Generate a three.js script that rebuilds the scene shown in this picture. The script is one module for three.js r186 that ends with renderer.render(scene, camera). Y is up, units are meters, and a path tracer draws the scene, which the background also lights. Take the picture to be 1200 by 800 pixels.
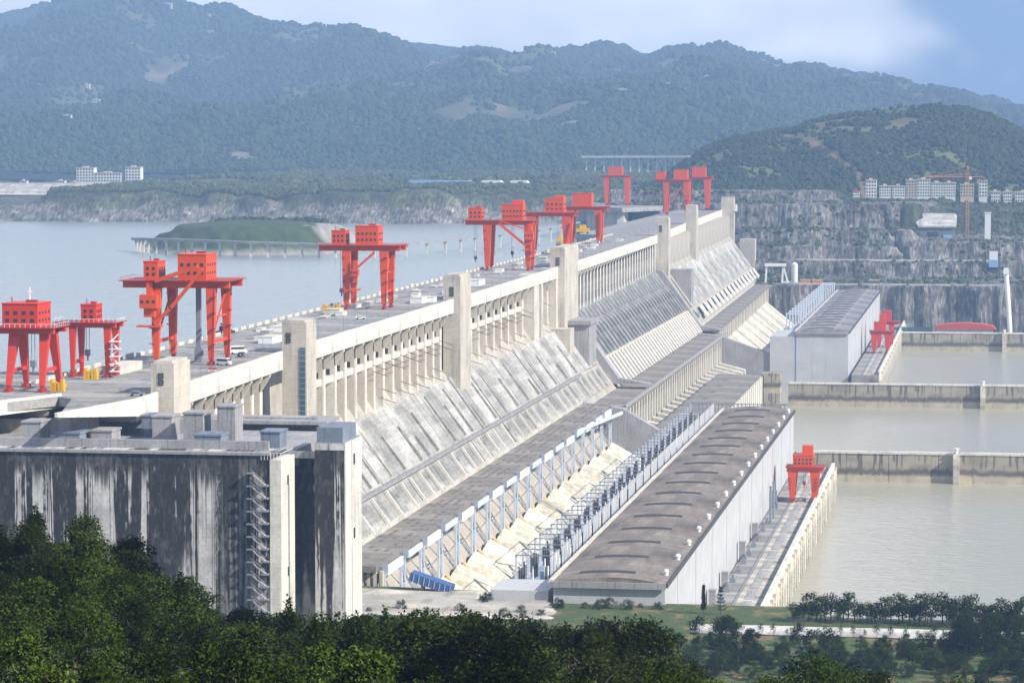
import * as THREE from 'three';
import { mergeGeometries } from 'three/addons/utils/BufferGeometryUtils.js';

// ---------------------------------------------------------------- camera, sky, sun, exposure
const scene = new THREE.Scene();
const camera = new THREE.PerspectiveCamera(12.75, 1.5, 1, 30000);
camera.position.set(0, 196, 0);
camera.rotation.order = 'YXZ';
camera.rotation.y = 0.15673;
camera.rotation.x = -0.06664;
const renderer = new THREE.WebGLRenderer({ antialias: true });
renderer.toneMapping = THREE.LinearToneMapping;
renderer.toneMappingExposure = 1.42;
renderer.shadowMap.enabled = true;

const clamp = (x, a = 0, b = 1) => Math.min(b, Math.max(a, x));
const lerp = (a, b, t) => a + (b - a) * t;
const sstep = (a, b, x) => { const t = clamp((x - a) / (b - a)); return t * t * (3 - 2 * t); };
const rng = (s) => () => { s |= 0; s = s + 0x6D2B79F5 | 0; let t = Math.imul(s ^ s >>> 15, 1 | s); t = t + Math.imul(t ^ t >>> 7, 61 | t) ^ t; return ((t ^ t >>> 14) >>> 0) / 4294967296; };
const hash = (x, y, s = 0) => { let h = Math.imul(x | 0, 374761393) + Math.imul(y | 0, 668265263) + Math.imul(s | 0, 974711) | 0; h = Math.imul(h ^ h >>> 13, 1274126177); return ((h ^ h >>> 16) >>> 0) / 4294967296; };
const md = (a, n) => ((a % n) + n) % n;
function vn(x, y, s = 0, px = 0, py = 0) {                          // value noise, tileable when periods are given
  const x0 = Math.floor(x), y0 = Math.floor(y), fx = x - x0, fy = y - y0, u = fx * fx * (3 - 2 * fx), v = fy * fy * (3 - 2 * fy);
  const X = (i) => px ? md(i, px) : i, Y = (j) => py ? md(j, py) : j;
  return lerp(lerp(hash(X(x0), Y(y0), s), hash(X(x0 + 1), Y(y0), s), u), lerp(hash(X(x0), Y(y0 + 1), s), hash(X(x0 + 1), Y(y0 + 1), s), u), v);
}
function fbm(x, y, o = 4, s = 0, px = 0, py = 0) { let a = 0.5, r = 0, n = 0; for (let i = 0; i < o; i++) { r += a * vn(x, y, s + i * 17, px, py); n += a; x *= 2; y *= 2; px *= 2; py *= 2; a *= 0.5; } return r / n; }

const SUN = new THREE.Vector3(Math.cos(0.39) * Math.cos(0.62), Math.sin(0.62), Math.sin(0.39) * Math.cos(0.62));
{ // sky: hazy blue with a broad bank of cloud low over the mountains
  const W = 2048, H = 1024, d = new Float32Array(W * H * 4);
  for (let j = 0; j < H; j++) for (let i = 0; i < W; i++) {
    const el = ((j + 0.5) / H - 0.5) * 180, az = ((i + 0.5) / W - 0.5) * 360;       // az: atan2(z, x); the view looks near -99
    const e = Math.max(el, 0), t = Math.pow(clamp(e / 70), 0.6);
    let c = [lerp(0.47, 0.13, t), lerp(0.64, 0.28, t), lerp(0.95, 0.64, t)];
    const v = az + 99;                                                                // 0 in mid frame, + to the right
    const w = 0.9 * (fbm(v * 0.45, el * 1.1, 5, 3) - 0.5), n2 = fbm(v * 0.9 + 7, el * 1.8, 4, 9);
    let k = 0;
    // the low bank: from left of frame to its ragged right end
    k = sstep(1.05, 1.75, el + w * 1.4) * sstep(8.2, 7.0, v + w * 2.2 + (n2 - 0.5) * 1.4) * sstep(24, 10, el) * sstep(-75, -50, v);
    k *= 0.78 + 0.35 * n2;
    // broken cloud over the rest of the sky
    const far = fbm((az + 400) * 0.05, el * 0.11, 5, 21);
    const k2 = sstep(0.5, 0.66, far) * sstep(4, 9, el) * 0.75;
    const wisp = sstep(0.62, 0.8, fbm(v * 1.3 + 3, el * 2.2, 4, 33)) * 0.35 * sstep(0.6, 1.6, el) * sstep(14, 8, el);
    const kk = clamp(Math.max(k, k2, wisp));
    const shade = 0.74 + 0.46 * fbm(v * 0.55 + 2, el * 1.3, 5, 41);
    const cl = [2.35 * shade, 2.32 * shade, 2.34 * shade];
    c = c.map((x, q) => lerp(x, cl[q], kk));
    if (el < 0) { const g = sstep(0, -8, el); c = c.map((x, q) => lerp(x, [0.16, 0.18, 0.17][q], g)); }
    const o = (j * W + i) * 4; d[o] = c[0]; d[o + 1] = c[1]; d[o + 2] = c[2]; d[o + 3] = 1;
  }
  const t = new THREE.DataTexture(d, W, H, THREE.RGBAFormat, THREE.FloatType);
  t.mapping = THREE.EquirectangularReflectionMapping; t.magFilter = t.minFilter = THREE.LinearFilter; t.needsUpdate = true;
  scene.background = t; scene.environment = t;
  scene.backgroundIntensity = 0.56; scene.environmentIntensity = 0.56;
}
const sun = new THREE.DirectionalLight(new THREE.Color(1, 0.945, 0.85), 4.9);
sun.position.copy(SUN).multiplyScalar(3000).add(new THREE.Vector3(-200, 0, -1500));
sun.target.position.set(-200, 0, -1500);
sun.castShadow = true; sun.shadow.mapSize.set(4096, 4096);
Object.assign(sun.shadow.camera, { left: -2200, right: 2200, top: 2200, bottom: -2200, near: 10, far: 8000 });
scene.add(sun, sun.target);
scene.fog = new THREE.FogExp2(new THREE.Color().setRGB(0.41, 0.64, 1.0), 0.000108);

// ---------------------------------------------------------------- helpers
const used = {};
const numbered = (n) => { const k = used[n] = (used[n] ?? -1) + 1; return k ? n + '_' + String(k).padStart(3, '0') : n; };
const bases = new WeakMap();
function thing(name, label, category, base = [0, 0, 0], group, kind) {
  const o = new THREE.Group(); o.name = numbered(name); o.position.set(...base); scene.add(o);
  bases.set(o, base); o.userData = { label, category };
  if (group) o.userData.group = group;
  if (kind) o.userData.kind = kind;
  return o;
}
function mesh(name, geos, mat, parent, label) {                     // geometries in world metres, merged into one part
  const list = Array.isArray(geos) ? geos : [geos], g = list.length > 1 ? mergeGeometries(list) : list[0];
  const m = new THREE.Mesh(g, mat); m.name = parent ? name : numbered(name); m.castShadow = m.receiveShadow = true;
  if (parent) {
    let b = bases.get(parent) ?? [0, 0, 0]; g.translate(-b[0], -b[1], -b[2]); bases.set(m, b); parent.add(m);
  } else scene.add(m);
  if (label) m.userData.label = label;
  return m;
}
function setting(name, geos, mat, label, kind = 'structure') { const m = mesh(name, geos, mat); m.userData = { kind, label, category: name.replace(/_/g, ' ') }; return m; }
function geo(pos, nor, uv, idx, col) {
  const g = new THREE.BufferGeometry();
  g.setAttribute('position', new THREE.Float32BufferAttribute(pos, 3));
  if (nor) g.setAttribute('normal', new THREE.Float32BufferAttribute(nor, 3));
  g.setAttribute('uv', new THREE.Float32BufferAttribute(uv, 2));
  if (col) g.setAttribute('color', new THREE.Float32BufferAttribute(col, 3));
  if (idx) g.setIndex(idx);
  if (!nor) g.computeVertexNormals();
  return g;
}
const cross = (a, b) => [a[1] * b[2] - a[2] * b[1], a[2] * b[0] - a[0] * b[2], a[0] * b[1] - a[1] * b[0]];
const sub = (a, b) => [a[0] - b[0], a[1] - b[1], a[2] - b[2]], add = (a, b) => [a[0] + b[0], a[1] + b[1], a[2] + b[2]], mul = (a, k) => [a[0] * k, a[1] * k, a[2] * k];
const len = (a) => Math.hypot(...a), unit = (a) => mul(a, 1 / (len(a) || 1));
function faces(polys) {                                             // flat-shaded polygons, uv in metres by the facing axis
  const pos = [], nor = [], uv = [];
  for (const p of polys) {
    const n = unit(cross(sub(p[1], p[0]), sub(p[2], p[0]))), ax = n.map(Math.abs);
    const put = (q) => { pos.push(...q); nor.push(...n); uv.push(...(ax[0] > ax[1] && ax[0] > ax[2] ? [q[2], q[1]] : ax[1] > ax[2] ? [q[0], q[2]] : [q[0], q[1]])); };
    for (let i = 1; i < p.length - 1; i++) { put(p[0]); put(p[i]); put(p[i + 1]); }
  }
  return geo(pos, nor, uv);
}
const hexa = (v) => faces([[v[3], v[2], v[1], v[0]], [v[4], v[5], v[6], v[7]], [v[0], v[1], v[5], v[4]], [v[1], v[2], v[6], v[5]], [v[2], v[3], v[7], v[6]], [v[3], v[0], v[4], v[7]]]);
function box(x0, x1, y0, y1, z0, z1) {
  if (z0 > z1) [z0, z1] = [z1, z0];
  return hexa([[x0, y0, z1], [x1, y0, z1], [x1, y0, z0], [x0, y0, z0], [x0, y1, z1], [x1, y1, z1], [x1, y1, z0], [x0, y1, z0]]);
}
function taper(p, w0, d0, q, w1, d1) {                              // box along a near-vertical line, w along x, d along z
  const c = (o, w, d) => [[o[0] - w / 2, o[1], o[2] + d / 2], [o[0] + w / 2, o[1], o[2] + d / 2], [o[0] + w / 2, o[1], o[2] - d / 2], [o[0] - w / 2, o[1], o[2] - d / 2]];
  return hexa([...c(p, w0, d0), ...c(q, w1, d1)]);
}
function bar(p, q, w, h = w) {                                      // square bar between two points
  const t = unit(sub(q, p)), up = Math.abs(t[1]) > 0.99 ? [0, 0, 1] : [0, 1, 0], s = unit(cross(t, up)), u = cross(s, t);
  const c = (o) => [add(add(o, mul(s, -w / 2)), mul(u, -h / 2)), add(add(o, mul(s, w / 2)), mul(u, -h / 2)), add(add(o, mul(s, w / 2)), mul(u, h / 2)), add(add(o, mul(s, -w / 2)), mul(u, h / 2))];
  return hexa([...c(p), ...c(q)]);
}
function prism(pts, z0, z1, dx = 0) {                               // profile in x, y (counter-clockwise) swept along z from z0 (near) to z1 (far)
  const n = pts.length, P = [];
  for (let i = 0; i < n; i++) { const a = pts[i], b = pts[(i + 1) % n]; P.push([[a[0], a[1], z0], [a[0] + dx, a[1], z1], [b[0] + dx, b[1], z1], [b[0], b[1], z0]]); }
  const tri = THREE.ShapeUtils.triangulateShape(pts.map((p) => new THREE.Vector2(...p)), []);
  for (const t of tri) { P.push(t.map((i) => [pts[i][0], pts[i][1], z0])); P.push([t[2], t[1], t[0]].map((i) => [pts[i][0] + dx, pts[i][1], z1])); }
  return faces(P.map((p) => p));
}
function slab(pts, y0, y1) {                                        // plan outline in x, z extruded upwards
  const n = pts.length, P = [], tri = THREE.ShapeUtils.triangulateShape(pts.map((p) => new THREE.Vector2(p[0], -p[1])), []);
  for (const t of tri) { P.push(t.map((i) => [pts[i][0], y1, pts[i][1]])); P.push([t[2], t[1], t[0]].map((i) => [pts[i][0], y0, pts[i][1]])); }
  for (let i = 0; i < n; i++) { const a = pts[i], b = pts[(i + 1) % n]; P.push([[a[0], y0, a[1]], [b[0], y0, b[1]], [b[0], y1, b[1]], [a[0], y1, a[1]]]); }
  return faces(P);
}
const cylinder = (p, q, r, n = 8, r2 = r) => {
  const g = new THREE.CylinderGeometry(r2, r, len(sub(q, p)), n), m = new THREE.Matrix4(), t = new THREE.Vector3(...unit(sub(q, p)));
  m.makeRotationFromQuaternion(new THREE.Quaternion().setFromUnitVectors(new THREE.Vector3(0, 1, 0), t)); m.setPosition(...mul(add(p, q), 0.5));
  return g.applyMatrix4(m).toNonIndexed();
};
function pl(table, z) { for (let i = 0; i < table.length - 1; i++) { const [a, x] = table[i], [b, y] = table[i + 1]; if ((z <= a && z >= b) || (z >= a && z <= b)) return lerp(x, y, (z - a) / (b - a)); } const up = table[0][0] < table[table.length - 1][0]; return (z < table[0][0]) === up ? table[0][1] : table[table.length - 1][1]; }
function copy(o, label) { const c = o.clone(); c.name = numbered(o.name.replace(/_\d+$/, '')); c.userData = { ...o.userData }; if (label) c.userData.label = label; scene.add(c); return c; }

// ---------------------------------------------------------------- materials
function tex(w, h, size, fn, sy = size) {                            // fn(u, v) -> sRGB 0..1; size: metres per repeat
  const d = new Uint8Array(w * h * 4);
  for (let j = 0; j < h; j++) for (let i = 0; i < w; i++) { const c = fn(i / w, j / h), o = (j * w + i) * 4; for (let q = 0; q < 3; q++) d[o + q] = clamp(c[q]) * 255; d[o + 3] = 255; }
  const t = new THREE.DataTexture(d, w, h); t.wrapS = t.wrapT = THREE.RepeatWrapping; t.magFilter = THREE.LinearFilter; t.minFilter = THREE.LinearMipmapLinearFilter; t.generateMipmaps = true;
  t.colorSpace = THREE.SRGBColorSpace; t.repeat.set(1 / size, 1 / sy); t.needsUpdate = true; return t;
}
const g3 = (v, r = 1, g = 1, b = 1) => [v * r, v * g, v * b];
const concTex = tex(512, 512, 46, (u, v) => {
  const blot = fbm(u * 6, v * 6, 5, 1, 6, 6), streak = fbm(u * 22, v * 3, 3, 5, 22, 3), fine = fbm(u * 90, v * 90, 2, 8, 90, 90);
  let k = 0.86 + (blot - 0.5) * 0.20 - sstep(0.58, 0.78, streak) * 0.08 + (fine - 0.5) * 0.10;
  if (md(v * 16, 1) < 0.05) k -= 0.045; if (md(u * 8, 1) < 0.02) k -= 0.05;
  return g3(k, 1, 0.985 - 0.02 * blot, 0.955 - 0.05 * blot);
});
const slopeTex = tex(1024, 1024, 70, (u, v) => {                   // u along the dam, v up the slope: runs, pour blocks, mottling
  const run = fbm(u * 34, v * 5, 4, 2, 34, 5), blot = fbm(u * 2, v * 9, 5, 3, 2, 9), fine = fbm(u * 45, v * 130, 3, 8, 45, 130);
  const cx = Math.floor(u * 4), blk = hash(cx, Math.floor(md(v * 22 + hash(cx, 4, 2) * 8, 22)), 6), blk2 = hash(Math.floor(u * 7), Math.floor(v * 9), 7);
  let k = 0.80 + (blot - 0.5) * 0.40 + (run - 0.5) * 0.20 + (fine - 0.5) * 0.22 + (blk - 0.5) * 0.12 + (blk2 - 0.5) * 0.08;
  k -= 0.12 * sstep(0.62, 0.74, run) * sstep(0.4, 0.6, blot); if (md(v * 22, 1) < 0.07) k -= 0.05;
  return g3(k, 1, 0.99, 0.965);
});
const greyTex = tex(512, 512, 40, (u, v) => { const b = fbm(u * 5, v * 5, 5, 12, 5, 5), f = fbm(u * 80, v * 80, 2, 14, 80, 80), s = fbm(u * 70, v * 3, 3, 16, 70, 3); return g3(0.80 + (b - 0.5) * 0.22 + (f - 0.5) * 0.12 - sstep(0.6, 0.8, s) * 0.12, 1, 0.99, 0.99); });
const cladTex = tex(512, 512, 48, (u, v) => { const b = fbm(u * 5, v * 7, 5, 42, 5, 7), f = fbm(u * 90, v * 90, 2, 44, 90, 90), s = fbm(u * 50, v * 2, 3, 46, 50, 2); let k = 0.87 + (b - 0.5) * 0.10 + (f - 0.5) * 0.05 - sstep(0.62, 0.8, s) * 0.05; if (md(v * 12, 1) < 0.025) k -= 0.02; if (md(u * 8, 1) < 0.012) k -= 0.025; return g3(k, 1, 1, 1); });
const deckTex = tex(512, 512, 50, (u, v) => { const b = fbm(u * 4, v * 9, 5, 22, 4, 9), f = fbm(u * 100, v * 100, 2, 24, 100, 100); let k = 0.76 + (b - 0.5) * 0.40 + (f - 0.5) * 0.16 - 0.10 * sstep(0.6, 0.72, fbm(u * 11 + 3, v * 5, 4, 26, 11, 5)); if (md(v * 5, 1) < 0.015) k -= 0.08; return g3(k, 1, 0.985, 0.97); });
const roofTex = tex(512, 1024, 40, (u, v) => { const b = fbm(u * 9, v * 3, 5, 32, 9, 3), st = fbm(u * 3, v * 120, 3, 36, 3, 120), f = fbm(u * 90, v * 90, 2, 34, 90, 90); const k = 0.58 + (b - 0.5) * 0.36 + (st - 0.5) * 0.30 + (f - 0.5) * 0.16 - (md(v * 16, 1) < 0.06 ? 0.05 : 0); return g3(k, 1.03, 0.985, 0.955); }, 80);
const stainTex = tex(2048, 1024, 120, (u, v) => {                   // weathered lock wall: black algae runs below the coping, pale pour lines
  const y = 1 - v, x = u * 120;
  const speck = fbm(x * 1.2, y * 26, 4, 65), grain = fbm(x * 2.6, y * 70, 3, 59), wob = x + 0.5 * (fbm(x * 0.5, y * 5, 3, 66) - 0.5);
  const run = 0.42 * vn(wob * 0.33, y * 0.7, 51) + 0.34 * vn(wob * 0.95, y * 0.9, 52) + 0.24 * vn(wob * 2.9, y * 1.3, 53);
  const L = 0.12 + 0.95 * vn(x * 0.8, 3.3, 61) * (0.4 + 1.0 * vn(x * 0.11, 8.1, 62)) + 0.25 * sstep(52, 66, x);
  let dark = sstep(0.47, 0.56, run + 0.07 * sstep(54, 70, x) + 0.16 * (speck - 0.5)) * sstep(L + 0.12, L - 0.12, y + 0.25 * (speck - 0.5));
  dark = Math.max(dark, sstep(0.80, 0.88, vn(x * 3.6, y * 0.8, 55)) * 0.8 * sstep(1.3, 0.6, y + 0.5 * vn(x * 2, 1, 56)));
  dark = Math.max(dark, sstep(0.13, 0.04, y + 0.2 * (run - 0.5)) * 0.8);
  dark = Math.max(dark, sstep(80, 83, x + 3 * (grain - 0.5)) * sstep(93, 90, x) * (0.4 + 0.6 * vn(x * 2.4, y, 67)));
  dark = clamp(dark * (0.62 + 0.7 * speck) * (0.8 + 0.4 * grain));
  let k = 0.74 + (fbm(x * 0.3, y * 14, 4, 63) - 0.5) * 0.24 + (grain - 0.5) * 0.16; if (md(y * 26, 1) < 0.06) k -= 0.05;
  k = lerp(k, 0.15, dark);
  return [k * 1.01, k * 0.99, k * 0.985];
}, 60);
const tailTex = tex(1024, 256, 100, (u, v) => {                     // river walls: brown runs, dark wet band, pale scoured foot
  const y = v * 17, x = u * 100, n = fbm(u * 40, v * 3, 4, 71, 40, 0), b = fbm(u * 10, v * 4, 4, 73, 10, 0), r = fbm(u * 90, v * 1.2, 3, 75, 90, 0);
  let c = [0.62 + (b - 0.5) * 0.2, 0.585 + (b - 0.5) * 0.2, 0.52 + (b - 0.5) * 0.18];
  const dk = Math.max(sstep(0.58, 0.72, r) * 0.6, sstep(4.2, 5.2, y + n * 2 - 1) * sstep(8.6, 6.4, y + n * 3.2 - 1.6) * 0.62);
  c = c.map((q, i) => lerp(q, [0.29, 0.26, 0.24][i], dk));
  if (y < 3.4 + n) c = c.map((q, i) => lerp(q, [0.72, 0.68, 0.58][i] - (n - 0.5) * 0.2, sstep(4.2, 3.2, y + n - 0.5)));
  return c;
}, 17);
const rockTex = tex(1024, 512, 120, (u, v) => {
  const s = fbm(u * 90, v * 7, 5, 81, 90, 7), b = fbm(u * 9, v * 6, 5, 83, 9, 6), f = fbm(u * 130, v * 60, 3, 85, 130, 60);
  let k = 0.44 + (s - 0.5) * 0.60 + (b - 0.5) * 0.42 + (f - 0.5) * 0.26; k = clamp(k, 0.12, 0.8);
  return [k, k * 0.965, k * 0.93];
}, 60);
const grassTex = tex(512, 512, 40, (u, v) => { const b = fbm(u * 8, v * 8, 5, 91, 8, 8), f = fbm(u * 100, v * 100, 2, 93, 100, 100); const t = sstep(0.5, 0.72, b); return [lerp(0.26, 0.46, t) + (f - 0.5) * 0.2, lerp(0.32, 0.39, t) + (f - 0.5) * 0.2, lerp(0.14, 0.24, t) + (f - 0.5) * 0.12]; });
const waveTex = (() => { const n = 512, d = new Uint8Array(n * n * 4); for (let j = 0; j < n; j++) for (let i = 0; i < n; i++) { const u = i / n, v = j / n, k = 255 * clamp(0.5 + (fbm(u * 20, v * 50, 4, 101, 20, 50) - 0.5) * 1.2), o = (j * n + i) * 4; d[o] = d[o + 1] = d[o + 2] = k; d[o + 3] = 255; } const t = new THREE.DataTexture(d, n, n); t.wrapS = t.wrapT = THREE.RepeatWrapping; t.magFilter = THREE.LinearFilter; t.repeat.set(1 / 120, 1 / 120); t.needsUpdate = true; return t; })();
const S = (o) => new THREE.MeshStandardMaterial({ roughness: 0.9, metalness: 0, ...o });
const rgb = (r, g, b) => new THREE.Color().setRGB(r, g, b);
const M = {
  concrete: S({ map: concTex, color: rgb(0.85, 0.835, 0.80), bumpMap: concTex, bumpScale: 0.05 }),
  concreteB: S({ map: concTex, color: rgb(0.74, 0.71, 0.665) }),
  concreteC: S({ map: concTex, color: rgb(0.80, 0.765, 0.71) }),
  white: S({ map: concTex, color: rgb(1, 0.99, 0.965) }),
  wall: S({ map: concTex, color: rgb(0.63, 0.60, 0.56) }),
  slope: [0.55, 0.60, 0.65, 0.71].map((k) => S({ map: slopeTex, color: rgb(k, k * 0.985, k * 0.955), bumpMap: slopeTex, bumpScale: 0.15 })),
  spill: S({ map: slopeTex, color: rgb(0.31, 0.315, 0.325) }),
  cream: [0.84, 0.92, 1].map((k) => S({ map: slopeTex, color: rgb(k, k * 0.95, k * 0.82), bumpMap: slopeTex, bumpScale: 0.2 })),
  rust: S({ map: slopeTex, color: rgb(0.86, 0.56, 0.30) }),
  grey: S({ map: greyTex, color: rgb(0.56, 0.55, 0.55) }), greyDark: S({ map: greyTex, color: rgb(0.31, 0.32, 0.35) }), blueGrey: S({ map: greyTex, color: rgb(0.31, 0.37, 0.47) }),
  clad: S({ map: cladTex, color: rgb(0.68, 0.685, 0.695), roughness: 0.7 }), hatchIron: S({ color: rgb(0.19, 0.165, 0.145) }),
  deck: S({ map: deckTex, color: rgb(0.52, 0.515, 0.50) }), deckB: S({ map: deckTex, color: rgb(0.45, 0.41, 0.37) }), roof: S({ map: roofTex, color: rgb(0.62, 0.56, 0.50) }), roofDark: S({ color: rgb(0.07, 0.068, 0.072) }),
  roofB: S({ map: roofTex, color: rgb(0.74, 0.76, 0.80) }),
  stain: S({ map: stainTex }), tail: S({ map: tailTex }), rock: S({ map: rockTex, bumpMap: rockTex, bumpScale: 1.2, vertexColors: true }),
  ground: S({ map: grassTex }), path: S({ map: deckTex, color: rgb(0.88, 0.83, 0.74) }), road: S({ map: deckTex, color: rgb(0.92, 0.90, 0.85) }),
  red: S({ color: rgb(0.66, 0.075, 0.014), roughness: 0.5 }), redB: S({ color: rgb(0.60, 0.038, 0.018), roughness: 0.5 }), redDark: S({ color: rgb(0.34, 0.022, 0.018), roughness: 0.55 }),
  yellow: S({ color: rgb(0.75, 0.42, 0.02), roughness: 0.5 }), orange: S({ color: rgb(0.62, 0.24, 0.06), roughness: 0.6 }), paint: S({ color: rgb(0.8, 0.8, 0.78), roughness: 0.5 }),
  dark: S({ color: rgb(0.03, 0.032, 0.04), roughness: 0.6 }), steel: S({ color: rgb(0.22, 0.24, 0.28), roughness: 0.5 }), lattice: S({ color: rgb(0.62, 0.66, 0.74), roughness: 0.6 }),
  chuteGrey: S({ map: slopeTex, color: rgb(0.46, 0.46, 0.465) }),
  steelBlue: S({ color: rgb(0.36, 0.44, 0.56), roughness: 0.55 }), blue: S({ color: rgb(0.045, 0.10, 0.27), roughness: 0.55 }), glass: S({ color: rgb(0.04, 0.05, 0.06), roughness: 0.12 }), blueGlass: S({ color: rgb(0.05, 0.12, 0.17), roughness: 0.12 }),
  rubber: S({ color: rgb(0.02, 0.02, 0.02) }), brown: S({ color: rgb(0.16, 0.10, 0.07) }), house: S({ color: rgb(0.72, 0.70, 0.66) }), houseB: S({ color: rgb(0.55, 0.47, 0.38) }), tileRed: S({ color: rgb(0.5, 0.08, 0.05) }), sheetBlue: S({ color: rgb(0.25, 0.42, 0.68) }),
  bark: S({ color: rgb(0.09, 0.07, 0.05) }), leaf: new THREE.MeshPhysicalMaterial({ vertexColors: true, roughness: 1, transmission: 0.5, thickness: 0, side: THREE.DoubleSide }), wood: S({ color: rgb(1, 1, 1), roughness: 0.95 }), terrain: S({ vertexColors: true, roughness: 1 }),
  reservoir: new THREE.MeshPhysicalMaterial({ color: rgb(0.25, 0.285, 0.29), roughness: 0.22, ior: 1.33, bumpMap: waveTex, bumpScale: 0.5 }),
  river: new THREE.MeshPhysicalMaterial({ color: rgb(0.40, 0.375, 0.285), roughness: 0.2, ior: 1.33, bumpMap: waveTex, bumpScale: 0.35 }),
};
// ---------------------------------------------------------------- the setting: ground, water, hills
const RIDGE = [[-0.42, 400], [-0.3582, 462], [-0.334, 505], [-0.316, 537], [-0.295, 547], [-0.2743, 546], [-0.2625, 523], [-0.2448, 497], [-0.2273, 468], [-0.2098, 456], [-0.1924, 430], [-0.1752, 412], [-0.158, 395], [-0.1409, 377], [-0.1239, 377], [-0.107, 378], [-0.0874, 380], [-0.0762, 367], [-0.0679, 341], [-0.0568, 324], [-0.0457, 311], [-0.0292, 297], [-0.0128, 278], [-0.0019, 271], [0.009, 244], [0.036, 219], [0.1, 200]];
const HILL = [[-0.128, 104], [-0.1182, 119], [-0.1098, 132], [-0.1042, 150], [-0.0986, 168], [-0.093, 182], [-0.0846, 195], [-0.0734, 203], [-0.0651, 206], [-0.0595, 218], [-0.0485, 227], [-0.032, 237], [-0.0183, 242], [-0.0101, 237], [-0.0019, 227], [0.009, 204], [0.0252, 176], [0.06, 150]];
function fan(a0, a1, na, d0, d1, nd, h, col, ease = 1) {             // sheet of ground over a sector, height h(x, d), colour col(x, d, y)
  const pos = [], uv = [], c = [], idx = [];
  for (let j = 0; j <= nd; j++) for (let i = 0; i <= na; i++) {
    const d = lerp(d0, d1, Math.pow(j / nd, ease)), x = lerp(a0, a1, i / na) * d, y = h(x, d);
    pos.push(x, y, -d); uv.push(x, y + d * 0.6); c.push(...col(x, d, y));
    if (i < na && j < nd) { const p = j * (na + 1) + i; idx.push(p, p + 1, p + na + 1, p + 1, p + na + 2, p + na + 1); }
  }
  return geo(pos, null, uv, idx, c);
}
const ridged = (x, y, s) => 1 - Math.abs(2 * fbm(x, y, 4, s) - 1);
// far mountain
const mountH = (x, d) => {
  const a = x / d, top = 196 + (pl(RIDGE, a) - 196) * 1.553, t = clamp((d - 5650) / 6150), base = 116 + 26 * fbm(x / 500, d / 500, 3, 201);
  let y = base + (top - base) * (0.06 * sstep(0, 0.12, t) + 0.94 * Math.pow(t, 1.3));
  const g = t * (1 - t) * 4;
  y += (ridged(x / 900 + 3, d / 1900, 203) - 0.62) * 330 * g * (0.35 + 0.65 * clamp((top - 200) / 300)) + ((fbm(x / 260, d / 300, 4, 205) - 0.5) * 100 + (ridged(x / 330 + 9, d / 800, 206) - 0.6) * 95) * Math.min(1, g * 1.5);
  y += (fbm(x / 110, 7, 3, 207) - 0.5) * 22 * sstep(0.8, 1, t);
  if (t >= 1) y -= (d - 11800) * 0.35;
  return y;
};
const soil = (x, d, cx, cd, rx, rd) => { const q = Math.hypot((x - cx) / rx, (d - cd) / rd) + (fbm(x / 30, d / 46, 5, 211) - 0.5) * 2.0; return sstep(1, 0.8, q); };
const SOILS = [[-1150, 6560, 50, 70], [-1060, 6600, 60, 100], [-950, 6650, 75, 80], [-890, 6400, 40, 40], [-2760, 9400, 80, 150], [-2350, 8500, 60, 100], [-2420, 8900, 50, 70], [-1600, 9000, 70, 120], [-1250, 8000, 60, 70], [-900, 10200, 120, 150], [-700, 9500, 80, 110], [-1500, 6000, 40, 40], [-2050, 7400, 50, 60]];
const mountSoil = (x, d) => SOILS.reduce((m, s) => Math.max(m, soil(x, d, ...s)), 0);
const mountCol = (x, d) => {
  const f = sstep(0.56, 0.68, fbm(x / 260, d / 380, 4, 221)) * 0.9 * sstep(6400, 7300, d), g = fbm(x / 50, d / 60, 3, 223), s = mountSoil(x, d);
  let c = [lerp(0.030, 0.105, f), lerp(0.056, 0.115, f), lerp(0.026, 0.050, f)].map((q) => q * (0.7 + 0.6 * g));
  return c.map((q, i) => lerp(q, [0.20, 0.155, 0.11][i] * (0.4 + 1.2 * g), s * (0.45 + 0.55 * sstep(0.35, 0.6, fbm(x / 24, d / 60, 3, 225)))));
};
setting('mountain', fan(-0.43, 0.1, 420, 5600, 12600, 280, mountH, mountCol, 1.1), M.terrain, 'long forested mountain ridge fading into blue haze');
// far shore of the reservoir: pale drawdown rock, scrub above
const shoreD = (x) => pl([[-2200, 3860], [-1306, 3905], [-1080, 3935], [-746, 3875], [-540, 4080], [-430, 4300], [0, 4300]], x);
const shoreH = (x, d) => {
  const s = d - shoreD(x) + (fbm(x / 45, d / 60, 3, 231) - 0.5) * 46, hi = lerp(124, 108, sstep(-1260, -1310, x)) + (fbm(x / 120, 2, 3, 233) - 0.5) * 12;
  let y = 78 + (hi - 78) * sstep(-10, 125, s) + (ridged(x / 28, d / 50, 235) - 0.5) * 9 * sstep(0, 30, s) * sstep(190, 80, s);
  return y + clamp((d - 4250) / 400) * 6;
};
const shoreCol = (x, d, y) => {
  const g = fbm(x / 14, y / 8 + d / 30, 4, 241), rock = sstep(110, 100, y + (fbm(x / 40, d / 40, 3, 243) - 0.5) * 26), r = 0.7 + 0.6 * g;
  const f = sstep(0.45, 0.6, fbm(x / 60, d / 60, 3, 245));
  return [0, 1, 2].map((i) => lerp([0.30, 0.37, 0.20][i] * r + f * [0.25, 0.25, 0.08][i], [0.95, 0.92, 0.86][i] * r, rock));
};
setting('far_shore', fan(-0.46, -0.09, 300, 3780, 5800, 200, shoreH, shoreCol, 1.5), M.rock, 'pale rocky drawdown bank under dark scrub across the reservoir');
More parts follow.
